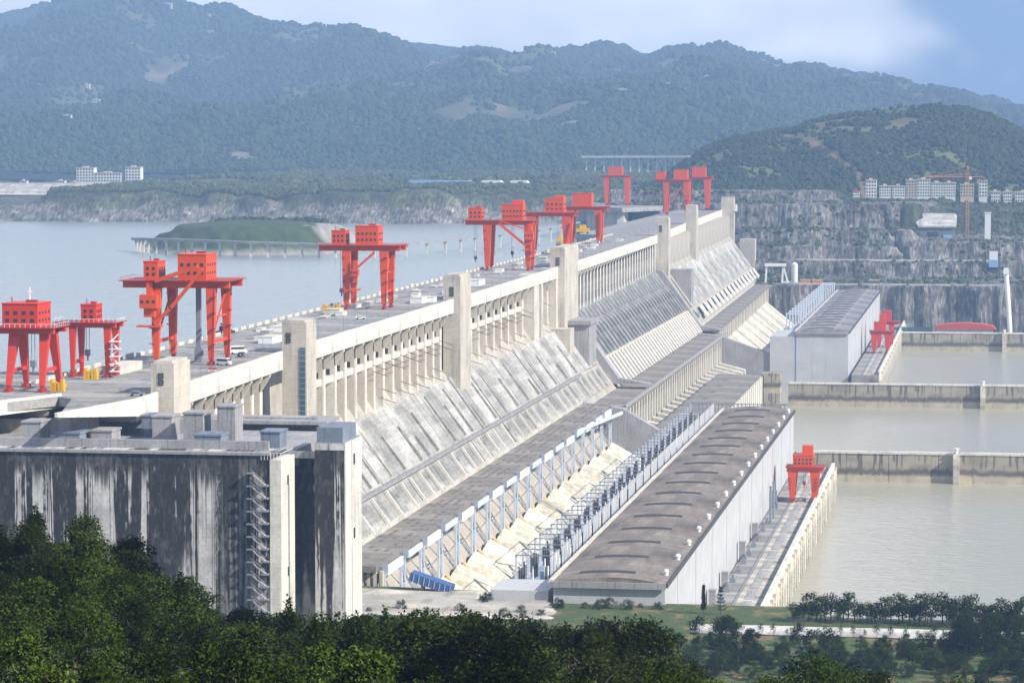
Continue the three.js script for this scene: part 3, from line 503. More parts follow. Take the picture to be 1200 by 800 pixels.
// tailrace decks with river walls, posts and tracks
function tailDeck(label, z0, z1) {
  const t = thing('tailrace_deck', label, 'deck', [-96, 0, z0]);
  mesh('deck_slab', box(-106.4, -85.8, -8, 16, z1, z0), M.deck, t);
  mesh('paving_strip', [box(-97.6, -89.4, 16.02, 16.1, z1, z0)], M.path, t);
  zs(z0 - 8, z1 + 20, Math.round((z0 - z1) / 30)).forEach((z) => mesh('gate_cover', box(-95, -91.6, 16.12, 16.4, z - 24, z), M.grey, t));
  for (const x of [-98.4, -87.4]) mesh('crane_rail', box(x - 0.25, x + 0.25, 16.02, 16.4, z1, z0), M.steel, t);
  mesh('river_wall', [box(-85.8, -85.0, 11, 18.2, z1, z0), box(-86.4, -84.7, 18.2, 18.7, z1, z0)], M.white, t);
  zs(z0 - 6, z1 + 6, Math.round((z0 - z1) / 15)).forEach((z, i) => mesh('wall_pier', box(-85.6, -83.6, -8, 16.4, z - 4.5, z), i % 3 ? M.cream[0] : M.white, t));
  return t;
}
const td1 = tailDeck('narrow paved crane deck with white river wall beside the near powerhouse', -1030, -1668);
const td2 = tailDeck('narrow paved crane deck with white river wall beside the far powerhouse', -2330, -2985);
// cabinets and pipes against the powerhouse wall
[-1150, -1205, -1290, -1360, -1480].forEach((z, i) => {
  const c = thing('cooling_cabinet', ['tall pale cabinet with pipes beside the powerhouse wall, closest to the bank', 'tall pale cabinet second along the powerhouse wall from the bank', 'tall pale cabinet midway along the powerhouse wall', 'tall pale cabinet on the deck just before the crane', 'tall dark cabinet beside the crane on the deck'][i], 'cabinet', [-104.5, 16, z], 'cabinets on the powerhouse deck');
  mesh('body', [box(-106, -103.4, 16, 24 - (i % 2), z - 4, z), box(-106.1, -103.2, 24 - (i % 2), 24.5 - (i % 2), z - 4.1, z + 0.1)], i === 4 ? M.steel : M.grey, c);
  mesh('pipe', [cylinder([-103, 16, z + 1.5], [-103, 19, z + 1.5], 0.5, 8), cylinder([-103, 19, z + 1.5], [-104.5, 19, z - 1], 0.5, 8)], M.steel, c);
});
for (let i = 0; i < 12; i++) { const z = -1120 - i * 27; const c = thing('valve_box', 'small dark valve box on the deck along the powerhouse wall', 'valve box', [-103, 16, z], 'valve boxes along the powerhouse wall'); mesh('body', [box(-104.6, -102.4, 16, 17.8, z - 2.4, z), box(-104, -103, 17.8, 19.2, z - 1.6, z - 0.8)], M.steel, c); }
for (const z of [-1420, -1440]) { const c = thing('vent_pipe', 'slim dark vent pipe rising beside the powerhouse wall', 'pipe', [-102, 16, z], 'vent pipes beside the crane deck'); mesh('shaft', cylinder([-102, 16, z], [-102, 33, z], 0.5, 8), M.steel, c); mesh('cap', cylinder([-102, 33, z], [-102, 33.6, z], 0.8, 8), M.steel, c); }

// switchyard frames on the annex roof
function yardFrame(z, label, k) {
  const f = thing('switchyard_frame', label, 'switchgear frame', [-156, 38, z], 'switchyard frames beside the powerhouse');
  const R = rng(z | 0);
  for (const [x, q] of [[-163, 0], [-163, -16], [-150.5, 0], [-150.5, -16], [-150.5, -8]]) mesh('post', box(x - 0.4, x + 0.4, 38, 51.5, z + q - 0.8, z + q), x > -155 ? M.paint : M.lattice, f);
  mesh('crossbeam', [bar([-163, 51.5, z], [-150.5, 51.5, z], 0.35), bar([-163, 51.5, z - 16], [-150.5, 51.5, z - 16], 0.35), bar([-150.5, 51.3, z], [-150.5, 51.3, z - 16], 0.25), bar([-163, 51.3, z], [-163, 51.3, z - 16], 0.25)], M.steel, f);
  for (let i = 0; i < 9; i++) { const x = -162 + (i % 3) * 4.6, q = z - 2.6 - Math.floor(i / 3) * 5; mesh('insulator', [cylinder([x, 38, q], [x, 41, q], 0.28, 6), cylinder([x, 41, q], [x, 45.5 + R() * 2, q], 0.42, 6, 0.3)], i % 4 === 1 ? M.paint : M.dark, f); }
  mesh('transformer', [box(-161, -155, 38, 41.2, z - 12, z - 5), box(-160, -156, 41.2, 42.6, z - 10, z - 7)], M.steelBlue, f);
  for (let i = 0; i < 2; i++) mesh('fence_post', box(-149.0, -148.6, 38, 44 + R() * 3, z - 3.9 - i * 8.6, z - 3.5 - i * 8.6), M.paint, f);
}
zs(-1040, -1640, 21).forEach((z, i) => yardFrame(z, 'switchgear frame of white posts and dark insulators on the powerhouse annex'));
zs(-2440, -2960, 14).forEach((z) => { const f = thing('switchyard_frame', 'pale switchgear portal behind the far powerhouse roof', 'switchgear frame', [-156, 38, z], 'switchyard portals beside the far powerhouse'); mesh('post', [box(-164, -162.8, 38, 55, z - 2, z)], M.lattice, f); mesh('post', box(-153, -151.8, 38, 55, z - 2, z), M.lattice, f); mesh('crossbeam', box(-164, -151.8, 55, 56.2, z - 2, z), M.lattice, f); });

// ---------------------------------------------------------------- river walls
function guideWall(label, z, x0, x1, pierX) {
  const w = thing('river_guide_wall', label, 'wall', [x0, 0, z]);
  zs(x0, x1, Math.ceil((x1 - x0) / 25)).slice(0, -1).forEach((x, i, l) => mesh('wall_panel', box(x + (i ? 0.12 : 0), i + 1 < l.length ? l[i + 1] : x1, -8, 16, z - 8, z - (i % 2) * 0.15), M.tail, w));
  mesh('coping', box(x0, x1, 16, 17, z - 8.3, z + 0.4), M.concrete, w);
  if (pierX != null) { const p = mesh('pier', prism([[pierX - 1.8, -8], [pierX + 1.8, -8], [pierX + 1.8, 17], [pierX - 1.8, 17]], z + 5, z - 4), M.cream[0], w); mesh('beacon', [cylinder([pierX, 17, z + 2], [pierX, 19.6, z + 2], 1.1, 10), cylinder([pierX, 19.6, z + 2], [pierX, 20.1, z + 2], 1.7, 10)], M.paint, p); }
  return w;
}
guideWall('stained tailwater wall with pale pier touching the crane deck end', -1745, -106, 420, -20);
guideWall('stained tailwater wall in front of the far powerhouse', -2233, -148, 420, -7);
guideWall('stained tailwater wall below the quarry rock', -2834, -86, 420, 10);
{ // low apron platform behind the near powerhouse
  const a = thing('apron_platform', 'low dark platform with white ribbed side between spillway and river', 'platform', [-175, 0, -1700]);
  mesh('deck', box(-192, -160.4, 8, 29.6, -2146, -1716), M.deckB, a);
  zs(-1730, -2140, 24).forEach((z) => mesh('side_rib', box(-161, -159.2, -8, 29.2, z - 8, z), M.white, a));
  mesh('end_block', box(-160.4, -147.6, -8, 31, -2156, -2140), M.tail, a);
  mesh('railing', [...zs(-159, -112, 22).map((x) => box(x - 0.25, x + 0.25, 46, 51, -1663.4, -1662.9)), box(-159, -112, 50.4, 50.8, -1663.6, -1663.1)], M.steel, ph1);
}
// ---------------------------------------------------------------- lock head in front of the dam
{
  const L = thing('ship_lock', 'huge stained concrete ship lock block with zigzag stairs above the trees', 'lock head', [-240, 40, -830]);
  const sm = M.stain.map; sm.offset.set(0.4417, -0.8167);
  zs(-330, -196.3, 6).slice(0, -1).forEach((x, i, l) => mesh('front_panel', box(x + 0.06, (l[i + 1] ?? -196.3), 38, 108.8, -834, -815), M.stain, L));
  mesh('corner_pier', [box(-196.2, -193, 38, 107.6, -831, -814.6)], M.white, L);
  mesh('deck', box(-330, -193.2, 104, 108.6, -905, -834.1), M.grey, L);
  mesh('coping', box(-330, -196.4, 108.8, 109.6, -817, -814.4), M.grey, L);
  for (const y of [74.5, 100]) mesh('slot_window', box(-193.1, -192.9, y, y + 2.6, -823.6, -822), M.dark, L);
  mesh('drain_pipe', cylinder([-192.8, 66, -823.2], [-192.8, 100, -823.2], 0.16, 6), M.steel, L);
  mesh('recess_wall', box(-204, -187.1, 38, 106.5, -848, -838), M.stain, L);
  const p2 = mesh('bulkhead_pier', [box(-187, -178.5, 38, 111, -852, -830)], M.grey, L);
  mesh('front_facing', box(-186.9, -178.6, 38, 110.8, -830, -829.8), M.stain, p2);
  mesh('side_facing', [box(-178.5, -178.2, 38, 111, -838, -830), box(-178.5, -178.1, 38, 111, -844, -838.4), box(-178.5, -178.2, 38, 111, -852, -844.4)], M.white, p2);
  mesh('pier_house', [box(-186.6, -179.2, 111, 115.2, -849, -831)], M.blueGrey, p2); mesh('slot_window', [box(-178.2, -178.0, 83, 86, -842, -840), box(-178.2, -178.0, 104, 107, -842, -840)], M.dark, p2);
  mesh('catwalk', [box(-199, -187, 106.4, 107.4, -836, -832), box(-199, -187, 107.4, 108.4, -832.2, -832)], M.grey, L);
  // zigzag stairs
  for (let i = 0; i < 15; i++) { const y = 104 - i * 3.5; mesh('stair_flight', [bar([-201.2, y, -813.6], [-197.2, y - 3.3, -813.6], 1.5, 0.35), bar([-201.2, y + 1.1, -812.9], [-197.2, y - 2.2, -812.9], 0.12)], M.grey, L); mesh('stair_landing', [box(-198.4, -196.4, y - 3.6, y - 3.2, -815, -812.6), box(-202.4, -200.4, y - 0.2, y + 0.1, -815, -812.6)], M.steel, L); }
  mesh('stair_railing', [bar([-198.6, 109.6, -814.6], [-193.2, 109.6, -814.6], 0.12), ...zs(-198.6, -193.2, 6).map((x) => bar([x, 107.6, -814.6], [x, 109.6, -814.6], 0.12)), bar([-193.2, 109.4, -815], [-193.2, 109.4, -830], 0.12)], M.paint, L);
  // gate piers standing on the deck
  for (const [x0, x1, h, z, m] of [[-274.5, -269, 114.6, -838, 'grey'], [-264.4, -258.6, 116.6, -852, 'grey'], [-253.4, -247.4, 112.6, -836, 'grey'], [-239.4, -233.6, 115.6, -850, 'grey'], [-228, -222.2, 117.4, -842, 'grey'], [-218, -212.8, 119.4, -842, 'grey'], [-204, -198.4, 113, -836, 'blueGrey'], [-246, -241.6, 114.6, -862, 'blueGrey'], [-221.6, -214, 112.4, -830, 'blueGrey'], [-262, -255, 112.4, -830, 'blueGrey']]) mesh('gate_pier', [box(x0, x1, 108.6, h, z - 9, z), box(x0 - 0.3, x1 + 0.3, h, h + 0.5, z - 9.3, z + 0.3)], M[m], L);
  for (const [x0, x1, y, z] of [[-330, -200, 111.2, -829], [-264, -220, 113, -874], [-300, -200, 112.2, -892]]) mesh('low_wall', box(x0, x1, 108.6, y, z - 1.4, z), M.grey, L);
  mesh('upper_slab', box(-244, -196, 110.6, 111.6, -905, -886), M.grey, L);
}
{ // bridge over the lock, at the near end of the crest
  const b = thing('lock_bridge', 'short road bridge with white edge beam under the A-frame crane', 'bridge', [-290, 104, -880]);
  mesh('deck', slab([[-330, -838], [-288, -841], [-274.6, -873], [-266.4, -864.6], [-266.4, -905], [-276, -965], [-330, -965]], 116.4, 119.1), M.deck, b);
  mesh('edge_beam', hexa([[-288.6, 115.6, -840], [-287.8, 115.6, -840], [-274.6, 115.6, -876], [-275.4, 115.6, -876], [-288.6, 119.9, -840], [-287.8, 119.9, -840], [-274.6, 119.9, -876], [-275.4, 119.9, -876]]), M.white, b);
  mesh('edge_beam', box(-330, -288.2, 115.6, 119.9, -841, -840.2), M.grey, b);
  for (const [x, z] of [[-292, -846], [-281, -872], [-305, -846]]) mesh('pier', [box(x - 3, x + 3, 100, 116.4, z - 8, z), box(x - 3.6, x + 3.6, 113.6, 116.4, z - 8.4, z + 0.4)], M.grey, b);
}

// ---------------------------------------------------------------- cranes
function windows(parent, x0, x1, y, z, n, s, zdir) { const st = (x1 - x0) / n; for (let i = 0; i < n; i++) mesh('window', zdir ? box(zdir, zdir + 0.12, y, y + s, x0 + st * (i + 0.28), x0 + st * (i + 0.72)) : box(x0 + st * (i + 0.28), x0 + st * (i + 0.72), y, y + s * 1.2, z, z + 0.12), M.glass, parent); }
function gantry(c) {
  const { z, dz, xl, xr, yb = 119, yg, gx0, gx1, mat = M.red, lw = 1.5, gh = 2.3, lean = 0 } = c;
  const t = thing('gantry_crane', c.label, 'crane', [(xl + xr) / 2, yb, z], 'red gantry cranes');
  for (const x of [xl, xr]) {
    const s = x === xl ? -1 : 1;
    for (const q of [1, -1]) {
      const l = mesh('leg', taper([x + s * lean * 0.4, yb + 2.0, z + q * (dz + lean)], lw * 0.75, lw * 0.75, [x, yg, z + q * dz * (c.aFrame ? 0.5 : 0.92)], lw * 1.45, lw * 1.3), mat, t);
      mesh('bogie', [box(x + s * lean * 0.4 - 0.7, x + s * lean * 0.4 + 0.7, yb + 0.1, yb + 1.2, z + q * (dz + lean) - 2.6, z + q * (dz + lean) + 2.6), box(x + s * lean * 0.4 - 0.5, x + s * lean * 0.4 + 0.5, yb + 1.2, yb + 2.1, z + q * (dz + lean) - 1, z + q * (dz + lean) + 1)], M.redDark, l);
      if (c.detail) mesh('ladder', [bar([x + s * 1.1, yb + 2, z + q * dz + 1.2], [x + s * 1.3, yg, z + q * dz * 0.95 + 1.2], 0.14), ...zs(yb + 7, yg - 3, 3).map((y) => box(x + s * 0.4, x + s * 2.0, y, y + 0.25, z + q * dz + 0.4, z + q * dz + 2))], M.redDark, l);
    }
    const ty = c.aFrame ? yb + (yg - yb) * 0.36 : yb + (yg - yb) * 0.3;
    mesh('tie_beam', bar([x, ty, z + dz], [x, ty, z - dz], 0.9, 1.1), mat, t);
    if (c.detail) mesh('brace', [bar([x, ty, z + dz], [x, yg - 1, z - dz * 0.9], 0.5), bar([x, yb + (yg - yb) * 0.62, z + dz], [x, yb + (yg - yb) * 0.62, z - dz], 0.6)], mat, t);
  }
  for (const q of [1, -1]) mesh('girder', box(gx0, gx1, yg, yg + gh, z + q * dz * 0.8 - 0.9, z + q * dz * 0.8 + 0.9), mat, t);
  mesh('platform', [box(gx0 - 0.6, gx1 + 0.6, yg + gh, yg + gh + 0.3, z - dz - 1.6, z + dz + 1.6)], M.redDark, t);
  const ry = yg + gh + 0.3;
  mesh('railing', [bar([gx0, ry + 1.1, z + dz + 1.5], [gx1, ry + 1.1, z + dz + 1.5], 0.1), bar([gx1 + 0.5, ry + 1.1, z + dz], [gx1 + 0.5, ry + 1.1, z - dz], 0.1), bar([gx0 - 0.5, ry + 1.1, z + dz], [gx0 - 0.5, ry + 1.1, z - dz], 0.1), ...zs(gx0, gx1, Math.round((gx1 - gx0) / 1.6)).map((x) => bar([x, ry, z + dz + 1.5], [x, ry + 1.1, z + dz + 1.5], 0.1)), ...zs(z + dz, z - dz, 8).map((q) => bar([gx1 + 0.5, ry, q], [gx1 + 0.5, ry + 1.1, q], 0.1))], c.rail ?? mat, t);
  for (const [x0, x1, h, hd, nw = 5, step] of c.houses) {
    const g = [box(x0, x1, ry, ry + h, z - hd, z + hd), box(x0 - 0.2, x1 + 0.2, ry + h, ry + h + 0.3, z - hd - 0.2, z + hd + 0.2)];
    if (step) g.push(box(lerp(x0, x1, 0.45), x1 - 0.3, ry + h + 0.3, ry + h + step, z - hd * 0.8, z + hd * 0.6));
    const hs = mesh('machine_house', g, mat, t);
    if (nw) for (const f of [0.22, 0.55]) { windows(hs, x0 + 0.4, x1 - 0.4, ry + h * f, z + hd, nw, 0.85); windows(hs, z - hd + 0.6, z + hd - 0.6, ry + h * f, 0, 4, 0.85, x1); }
    mesh('roof_gear', [bar([x0 + 1, ry + h, z], [x0 + 1, ry + h + 1.8, z], 0.25), box(lerp(x0, x1, 0.5), lerp(x0, x1, 0.8), ry + h + 0.3, ry + h + 1, z - 1, z + 1)], M.redDark, hs);
  }
  if (c.hook) for (const [x, y, m] of c.hook) { const hk = mesh('hook_block', [box(x - 0.8, x + 0.8, y - 2, y, z - 0.8, z + 0.8), cylinder([x, y - 3.6, z], [x, y - 2, z], 0.35, 6)], m ?? M.steel, t); mesh('cable', [bar([x - 0.5, y, z], [x - 0.5, yg, z], 0.14), bar([x + 0.5, y, z], [x + 0.5, yg, z], 0.14)], M.steel, hk); }
  if (c.cabin) { const [x, y, w, h] = c.cabin, cz = z + dz + 1.6; const cb = mesh('slewing_cabin', [box(x - w / 2, x + w / 2, y, y + h, cz - 1.6, cz + 2.2), box(x - w * 0.3, x + w * 0.3, y - 3, y, cz - 1, cz + 1), box(x - 1, x + 1, y + h, y + h + 4, cz - 1, cz + 0.6), box(x - w * 0.7, x + w * 0.7, y - 6.4, y - 5.8, cz - 2, cz + 2)], mat, t); windows(cb, x - w / 2, x + w / 2, y + h * 0.4, cz + 2.2, 3, 0.8); }
  if (c.boom) for (const [a, b2, w] of c.boom) mesh('boom', bar([a[0], a[1], z + dz + 2.4], [b2[0], b2[1], z + dz + 2.4], w, w * 1.1), mat, t);
  if (c.lift) mesh('lifting_beam', [box(c.lift - 0.8, c.lift + 0.8, yb + 3, yg, z - 0.8, z + 0.8), box(c.lift - 1.3, c.lift + 1.3, yb, yb + 5, z - 1.2, z + 1.2)], M.steel, t);
  return t;
}
const C1 = gantry({ label: 'red crane on splayed A-frame legs with one big windowed house', z: -897, dz: 7.4, lean: 1.2, xl: -294.6, xr: -285, yg: 136.6, gx0: -299.4, gx1: -281.4, gh: 1.7, mat: M.redB, lw: 2.0, aFrame: true, rail: M.paint, houses: [[-297.6, -286.4, 7.0, 6.6, 4]], hook: [[-290, 128]] });
mesh('mast', [bar([-291, 146, -897], [-291, 150.4, -897], 0.5), bar([-291.8, 149, -897], [-290.2, 149, -897], 0.4)], M.paint, C1);
const C2 = gantry({ label: 'low red portal crane with small house and pale zigzag stair on its leg', z: -952, dz: 5, xl: -293, xr: -281.4, yg: 135, gx0: -298.6, gx1: -278.8, gh: 1.5, mat: M.redB, lw: 1.5, rail: M.paint, houses: [[-290.6, -285.6, 5.4, 3.6, 2]], hook: [[-289.4, 127.6]] });
mesh('stair_tower', zs(121, 133, 5).slice(0, -1).flatMap((y, i) => [bar([-280 + (i % 2 ? 2.6 : 0), y, -946], [-280 + (i % 2 ? 0 : 2.6), y + 2.5, -946], 0.5, 0.4), box(-280.4, -277, y, y + 0.2, -948, -945)]), M.paint, C2);
gantry({ label: 'tall red gantry crane with two houses and slewing cabin beside the first stair tower', z: -1016, dz: 11, xl: -281.4, xr: -262.2, yg: 145, gx0: -293.4, gx1: -256.2, lw: 2.3, detail: true, houses: [[-287.4, -282.4, 6.0, 5, 2, 0], [-274.8, -264.8, 8.6, 7, 4, 0]], cabin: [-283.2, 138.2, 6.0, 4.6], boom: [[[-281, 147.5], [-266, 152.5], 1.2], [[-275.5, 138.5], [-264.5, 151.5], 1.0], [[-281.4, 133], [-276, 138], 1.0]], lift: -269.4 });
gantry({ label: 'red gantry crane with yellow grab at its feet and boom between the legs', z: -1352, dz: 8, xl: -287.8, xr: -270.6, yg: 145.2, gx0: -300.6, gx1: -263.4, lw: 2.7, detail: true, houses: [[-295.4, -289.0, 6.2, 4.5, 3], [-284.2, -273.8, 8.4, 5.6, 5]], boom: [[[-286.6, 134], [-274.4, 144.8], 0.9]], cabin: [-283.4, 134, 3.2, 3], hook: [[-291.8, 128]] });
gantry({ label: 'red gantry crane with long boom stay in front of the paired cranes', z: -1758, dz: 7, xl: -291.2, xr: -267.2, yg: 145.4, gx0: -304.4, gx1: -264, lw: 3.4, detail: true, houses: [[-303, -295, 7.0, 4, 3], [-283, -270.6, 9.0, 5.4, 6, 2.6]], cabin: [-266.4, 137, 5.4, 5.2], boom: [[[-284, 146.4], [-268, 133.4], 1.3], [[-284, 148], [-268, 143], 0.6]], hook: [[-277.6, 130, M.brown], [-299.4, 127]] });
gantry({ label: 'red gantry crane carrying a yellow lifting frame over the spillway crest', z: -2006, dz: 7, xl: -303, xr: -279.6, yg: 144.0, gx0: -308, gx1: -273.6, lw: 3.8, houses: [[-294, -281.6, 9.0, 6, 4, 2.2]], hook: [[-286, 128, M.yellow]], boom: [[[-279, 126], [-276, 140], 1.2]] });
gantry({ label: 'red gantry crane with yellow frame hung beside the last of the paired cranes', z: -2216, dz: 7, xl: -306, xr: -285.4, yg: 143.2, gx0: -309, gx1: -278.6, lw: 3.6, houses: [[-304.6, -290.6, 9.4, 6, 0]], hook: [[-296, 131, M.yellow]], boom: [[[-283.6, 126], [-283, 142], 1.6]] });
gantry({ label: 'red gantry crane standing alone on the upstream quay', z: -3455, dz: 7, xl: -436.4, xr: -413.2, yb: 119, yg: 150.4, gx0: -441.4, gx1: -408.4, lw: 4.2, houses: [[-434.4, -418.4, 9.6, 6, 0]] });
gantry({ label: 'red gantry crane with small extra house at the far end of the crest', z: -3056, dz: 7, xl: -325.4, xr: -305, yg: 151.4, gx0: -338.6, gx1: -302, lw: 4.0, houses: [[-336, -326.6, 7.6, 5, 0], [-318, -304.2, 9.6, 6, 0]], boom: [[[-320, 131], [-310, 147], 1.0]], cabin: [-304.6, 134, 6, 7] });
gantry({ label: 'red gantry crane beside the last crest tower under the dark hill', z: -3244, dz: 7, xl: -322, xr: -302, yg: 151.6, gx0: -325, gx1: -296.6, lw: 4.4, houses: [[-318, -303.6, 10.4, 6, 0, 0]] });
gantry({ label: 'squat red tailrace crane on the deck of the near powerhouse', z: -1512, dz: 6, xl: -97.6, xr: -86.6, yb: 16, yg: 31.0, gx0: -100.4, gx1: -82.4, lw: 3.0, detail: true, houses: [[-97.4, -87.4, 5.6, 5, 5, 4.6]], hook: [[-92, 26, M.orange]] });
gantry({ label: 'squat red tailrace crane on the deck of the far powerhouse', z: -2570, dz: 6, xl: -98.6, xr: -87.6, yb: 16, yg: 32, gx0: -102, gx1: -82, lw: 3.4, mat: M.redB, houses: [[-98.8, -89, 7, 5, 0, 7]] });
gantry({ label: 'red tailrace crane just behind its twin on the far deck', z: -2640, dz: 6, xl: -97, xr: -86.6, yb: 16, yg: 36, gx0: -97, gx1: -80, lw: 3.2, mat: M.redB, houses: [[-93.6, -86.8, 9, 5, 0]] });

// ---------------------------------------------------------------- things on the crest
function grab(label, x, z, s = 1, m = M.yellow) { const g = thing('lifting_grab', label, 'grab', [x, 119, z], 'yellow lifting grabs'); mesh('beam', box(x - 4.4 * s, x + 4.4 * s, 120.2, 121.4, z - 1, z + 1), m, g); for (const k of [-3.6, -1.4, 1.2, 3.4]) mesh('claw', [taper([x + k * s, 119.02, z + 0.6], 1.0, 1.4, [x + k * s * 0.92, 121.9 + (Math.abs(k) > 3 ? 0.9 : 0), z + 0.6], 1.7 * s, 1.9)], m, g); return g; }
grab('yellow lifting grab resting on the crest by the upstream rail', -288.5, -1316, 0.95);
grab('yellow lifting grab between the legs of the A-frame crane', -280.6, -892, 0.5); grab('yellow lifting grab beside the low portal crane', -284, -938, 0.5);
{ const f = thing('spreader_beam', 'yellow spreader beam hanging under the spillway crane', 'spreader', [-283.4, 121, -1996]); mesh('frame', [box(-286.4, -280.6, 121, 123, -1998, -1994), box(-285.8, -281.2, 123, 129, -1997.4, -1994.6), box(-284.6, -282.4, 129, 131, -1997, -1995)], M.yellow, f); mesh('sheave', cylinder([-284.6, 126.4, -1994], [-282.4, 126.4, -1994], 1.2, 10), M.steel, f); }
{ const f = thing('spreader_beam', 'yellow spreader beam hanging under the far paired crane', 'spreader', [-296, 127, -2206]); mesh('frame', [box(-301, -291.6, 127.4, 130, -2208, -2204), box(-298.6, -294, 130, 132.6, -2207, -2205)], M.yellow, f); mesh('claw', [box(-300.6, -299, 124.8, 127.4, -2207, -2205), box(-293.6, -292, 124.8, 127.4, -2207, -2205)], M.steel, f); }
function slabThing(name, label, x0, x1, h, z, d, m = M.paint, group = 'concrete blocks and containers on the crest') { const c = thing(name, label, name.replace(/_/g, ' '), [(x0 + x1) / 2, 119, z], group); mesh('body', [box(x0, x1, 119.02, 119 + h, z - d, z)], m, c); mesh('lid', box(x0 - 0.15, x1 + 0.15, 119 + h, 119.25 + h, z - d - 0.15, z + 0.15), M.concrete, c); return c; }
slabThing('concrete_block', 'pale concrete block in front of the yellow grab', -288, -281, 2.4, -1298, 8, M.concrete);
slabThing('concrete_block', 'long pale block beside the low portal crane', -287, -280.4, 2.6, -958, 26, M.concrete);
slabThing('gate_housing', 'pale gate housing just behind the second stair tower', -272, -266.6, 2.4, -1112, 16); slabThing('gate_housing', 'pale gate housing near the upstream parapet past the second tower', -284, -278, 2.0, -1180, 18);
slabThing('gate_housing', 'white gate housing at the foot of the crane with the grab', -268, -262.4, 2.6, -1392, 20); slabThing('gate_housing', 'pale gate housing just before the third stair tower', -266, -259, 2.4, -1404, 8);
slabThing('gate_housing', 'pale gate housing just beyond the third stair tower', -268, -260, 2.6, -1476, 14); slabThing('gate_housing', 'white roofed hut between the third tower and the next crane', -272, -264, 3.0, -1560, 20);
{ const R = rng(77); const words = ['low grey hatch cover on the crest roadway', 'pale hatch cover along the upstream side of the crest']; for (let i = 0; i < 44; i++) { const z = -1100 - i * 27 - R() * 10, x = pl([[-1000, -292], [-2300, -290]], z) + R() * 14; const w = 2 + R() * 3; slabThing('hatch_cover', words[i % 2], x, x + w, 0.6 + R() * 1.4, z, 4 + R() * 8, i % 2 ? M.paint : M.grey, i % 2 ? 'pale hatch covers on the crest' : 'grey hatch covers on the crest'); } }
function vehicle(name, label, x, z, y, L, W, H, m, turn = 0, van) {
  const v = thing(name, label, name === 'delivery_van' ? 'van' : name === 'dump_truck' ? 'truck' : 'car', [x, y, z]);
  const b = (geo, nm, mt, par = v) => { const q = new THREE.Mesh(Array.isArray(geo) ? mergeGeometries(geo) : geo, mt); q.name = nm; q.castShadow = q.receiveShadow = true; par.add(q); return q; };
  const prof = van ? [[-L / 2, 0.45], [L / 2, 0.45], [L / 2, 1.2], [L / 2 - 0.5, 1.35], [L / 2 - 1.1, H], [-L / 2 + 0.1, H], [-L / 2, 1.0]] : [[-L / 2, 0.4], [L / 2, 0.4], [L / 2, 0.85], [L * 0.22, 1.0], [L * 0.1, H], [-L * 0.3, H], [-L * 0.45, 1.0], [-L / 2, 0.9]];
  b(prism(prof, W / 2, -W / 2), 'body', m);
  const gl = van ? [[-L * 0.38, L * 0.36]] : [[-L * 0.32, -0.05], [0.0, L * 0.13]];
  for (const [a, c] of gl) for (const s of [1, -1]) b(box(a, c, H * 0.58, H * 0.88, s * W / 2 - 0.02, s * W / 2 + 0.03), 'side_window', M.glass);
  b(box(van ? L / 2 - 0.95 : L * 0.12, van ? L / 2 - 0.5 : L * 0.2, H * 0.62, H * 0.9, -W * 0.42, W * 0.42), 'windscreen', M.glass);
  for (const sx of [-L * 0.31, L * 0.31]) for (const s of [-1, 1]) b(cylinder([sx, 0.38, s * W / 2 - 0.12], [sx, 0.38, s * W / 2 + 0.12], 0.38, 12), 'wheel', M.rubber);
  for (const s of [-1, 1]) b(box(L / 2, L / 2 + 0.05, 0.7, 0.95, s * W * 0.36 - 0.15, s * W * 0.36 + 0.15), 'headlight', M.paint);
  v.rotation.y = turn; return v;
}
vehicle('delivery_van', 'white van parked at the foot of the tall two-house crane', -257.6, -1004, 119.05, 5.6, 2.0, 2.5, M.paint, -0.3, true);
vehicle('parked_car', 'small white car on the crest roadway past the second tower', -266, -1270, 119.05, 4.4, 1.8, 1.45, M.paint, 0.4);
vehicle('parked_car', 'small dark car on the crest roadway before the second tower', -262, -1046, 119.05, 4.6, 1.8, 1.5, M.dark, -1.2);
vehicle('parked_car', 'dark car on the crest beside the first stair tower', -252.5, -880, 119.05, 4.4, 1.8, 1.45, M.steel, 0.2);
vehicle('dump_truck', 'small white truck on the crest near the second tower', -266.6, -1058, 119.05, 7, 2.4, 2.9, M.paint, 0.6, true);
{ const w = thing('winch_barge', 'dark winch machine at the water side of the crest', 'winch', [-299.6, 119, -1172]); mesh('frame', [box(-303, -297, 119.05, 119.9, -1176, -1168), bar([-302, 119.9, -1174], [-298, 122.4, -1170], 0.5), bar([-298, 119.9, -1174], [-301, 122.8, -1169], 0.5)], M.dark, w); mesh('drum', cylinder([-302, 121, -1171], [-298.4, 121, -1171], 0.9, 10), M.dark, w); }
{ const b = thing('barrier', 'red and white barrier by the van on the crest', 'barrier', [-254.6, 119, -976]); mesh('rail', [box(-256, -253, 119.7, 120.2, -977, -976.6)], M.redB, b); mesh('post', [box(-255.8, -255.5, 119.02, 119.7, -977, -976.6)], M.paint, b); mesh('post', box(-253.5, -253.2, 119.02, 119.7, -977, -976.6), M.paint, b); }
{ const c = thing('site_container', 'long blue site container lying at the trestle foot', 'container', [-189.5, 41, -1020]); mesh('body', [hexa([[-197, 44.8, -1019], [-182.6, 40.2, -1019], [-182.6, 40.2, -1026], [-197, 44.8, -1026], [-196.2, 47.6, -1019], [-181.8, 43.0, -1019], [-181.8, 43.0, -1026], [-196.2, 47.6, -1026]])], M.blue, c); for (let i = 0; i < 8; i++) mesh('rib', bar([-195.4 + i * 1.8, 44.4 - i * 0.57, -1018.9], [-194.9 + i * 1.8, 47.0 - i * 0.57, -1018.9], 0.25), M.steelBlue, c); mesh('support', [box(-193, -192, 36, 43.2, -1024, -1021)], M.grey, c); mesh('support', box(-186, -185, 36, 41, -1024, -1021), M.grey, c); }

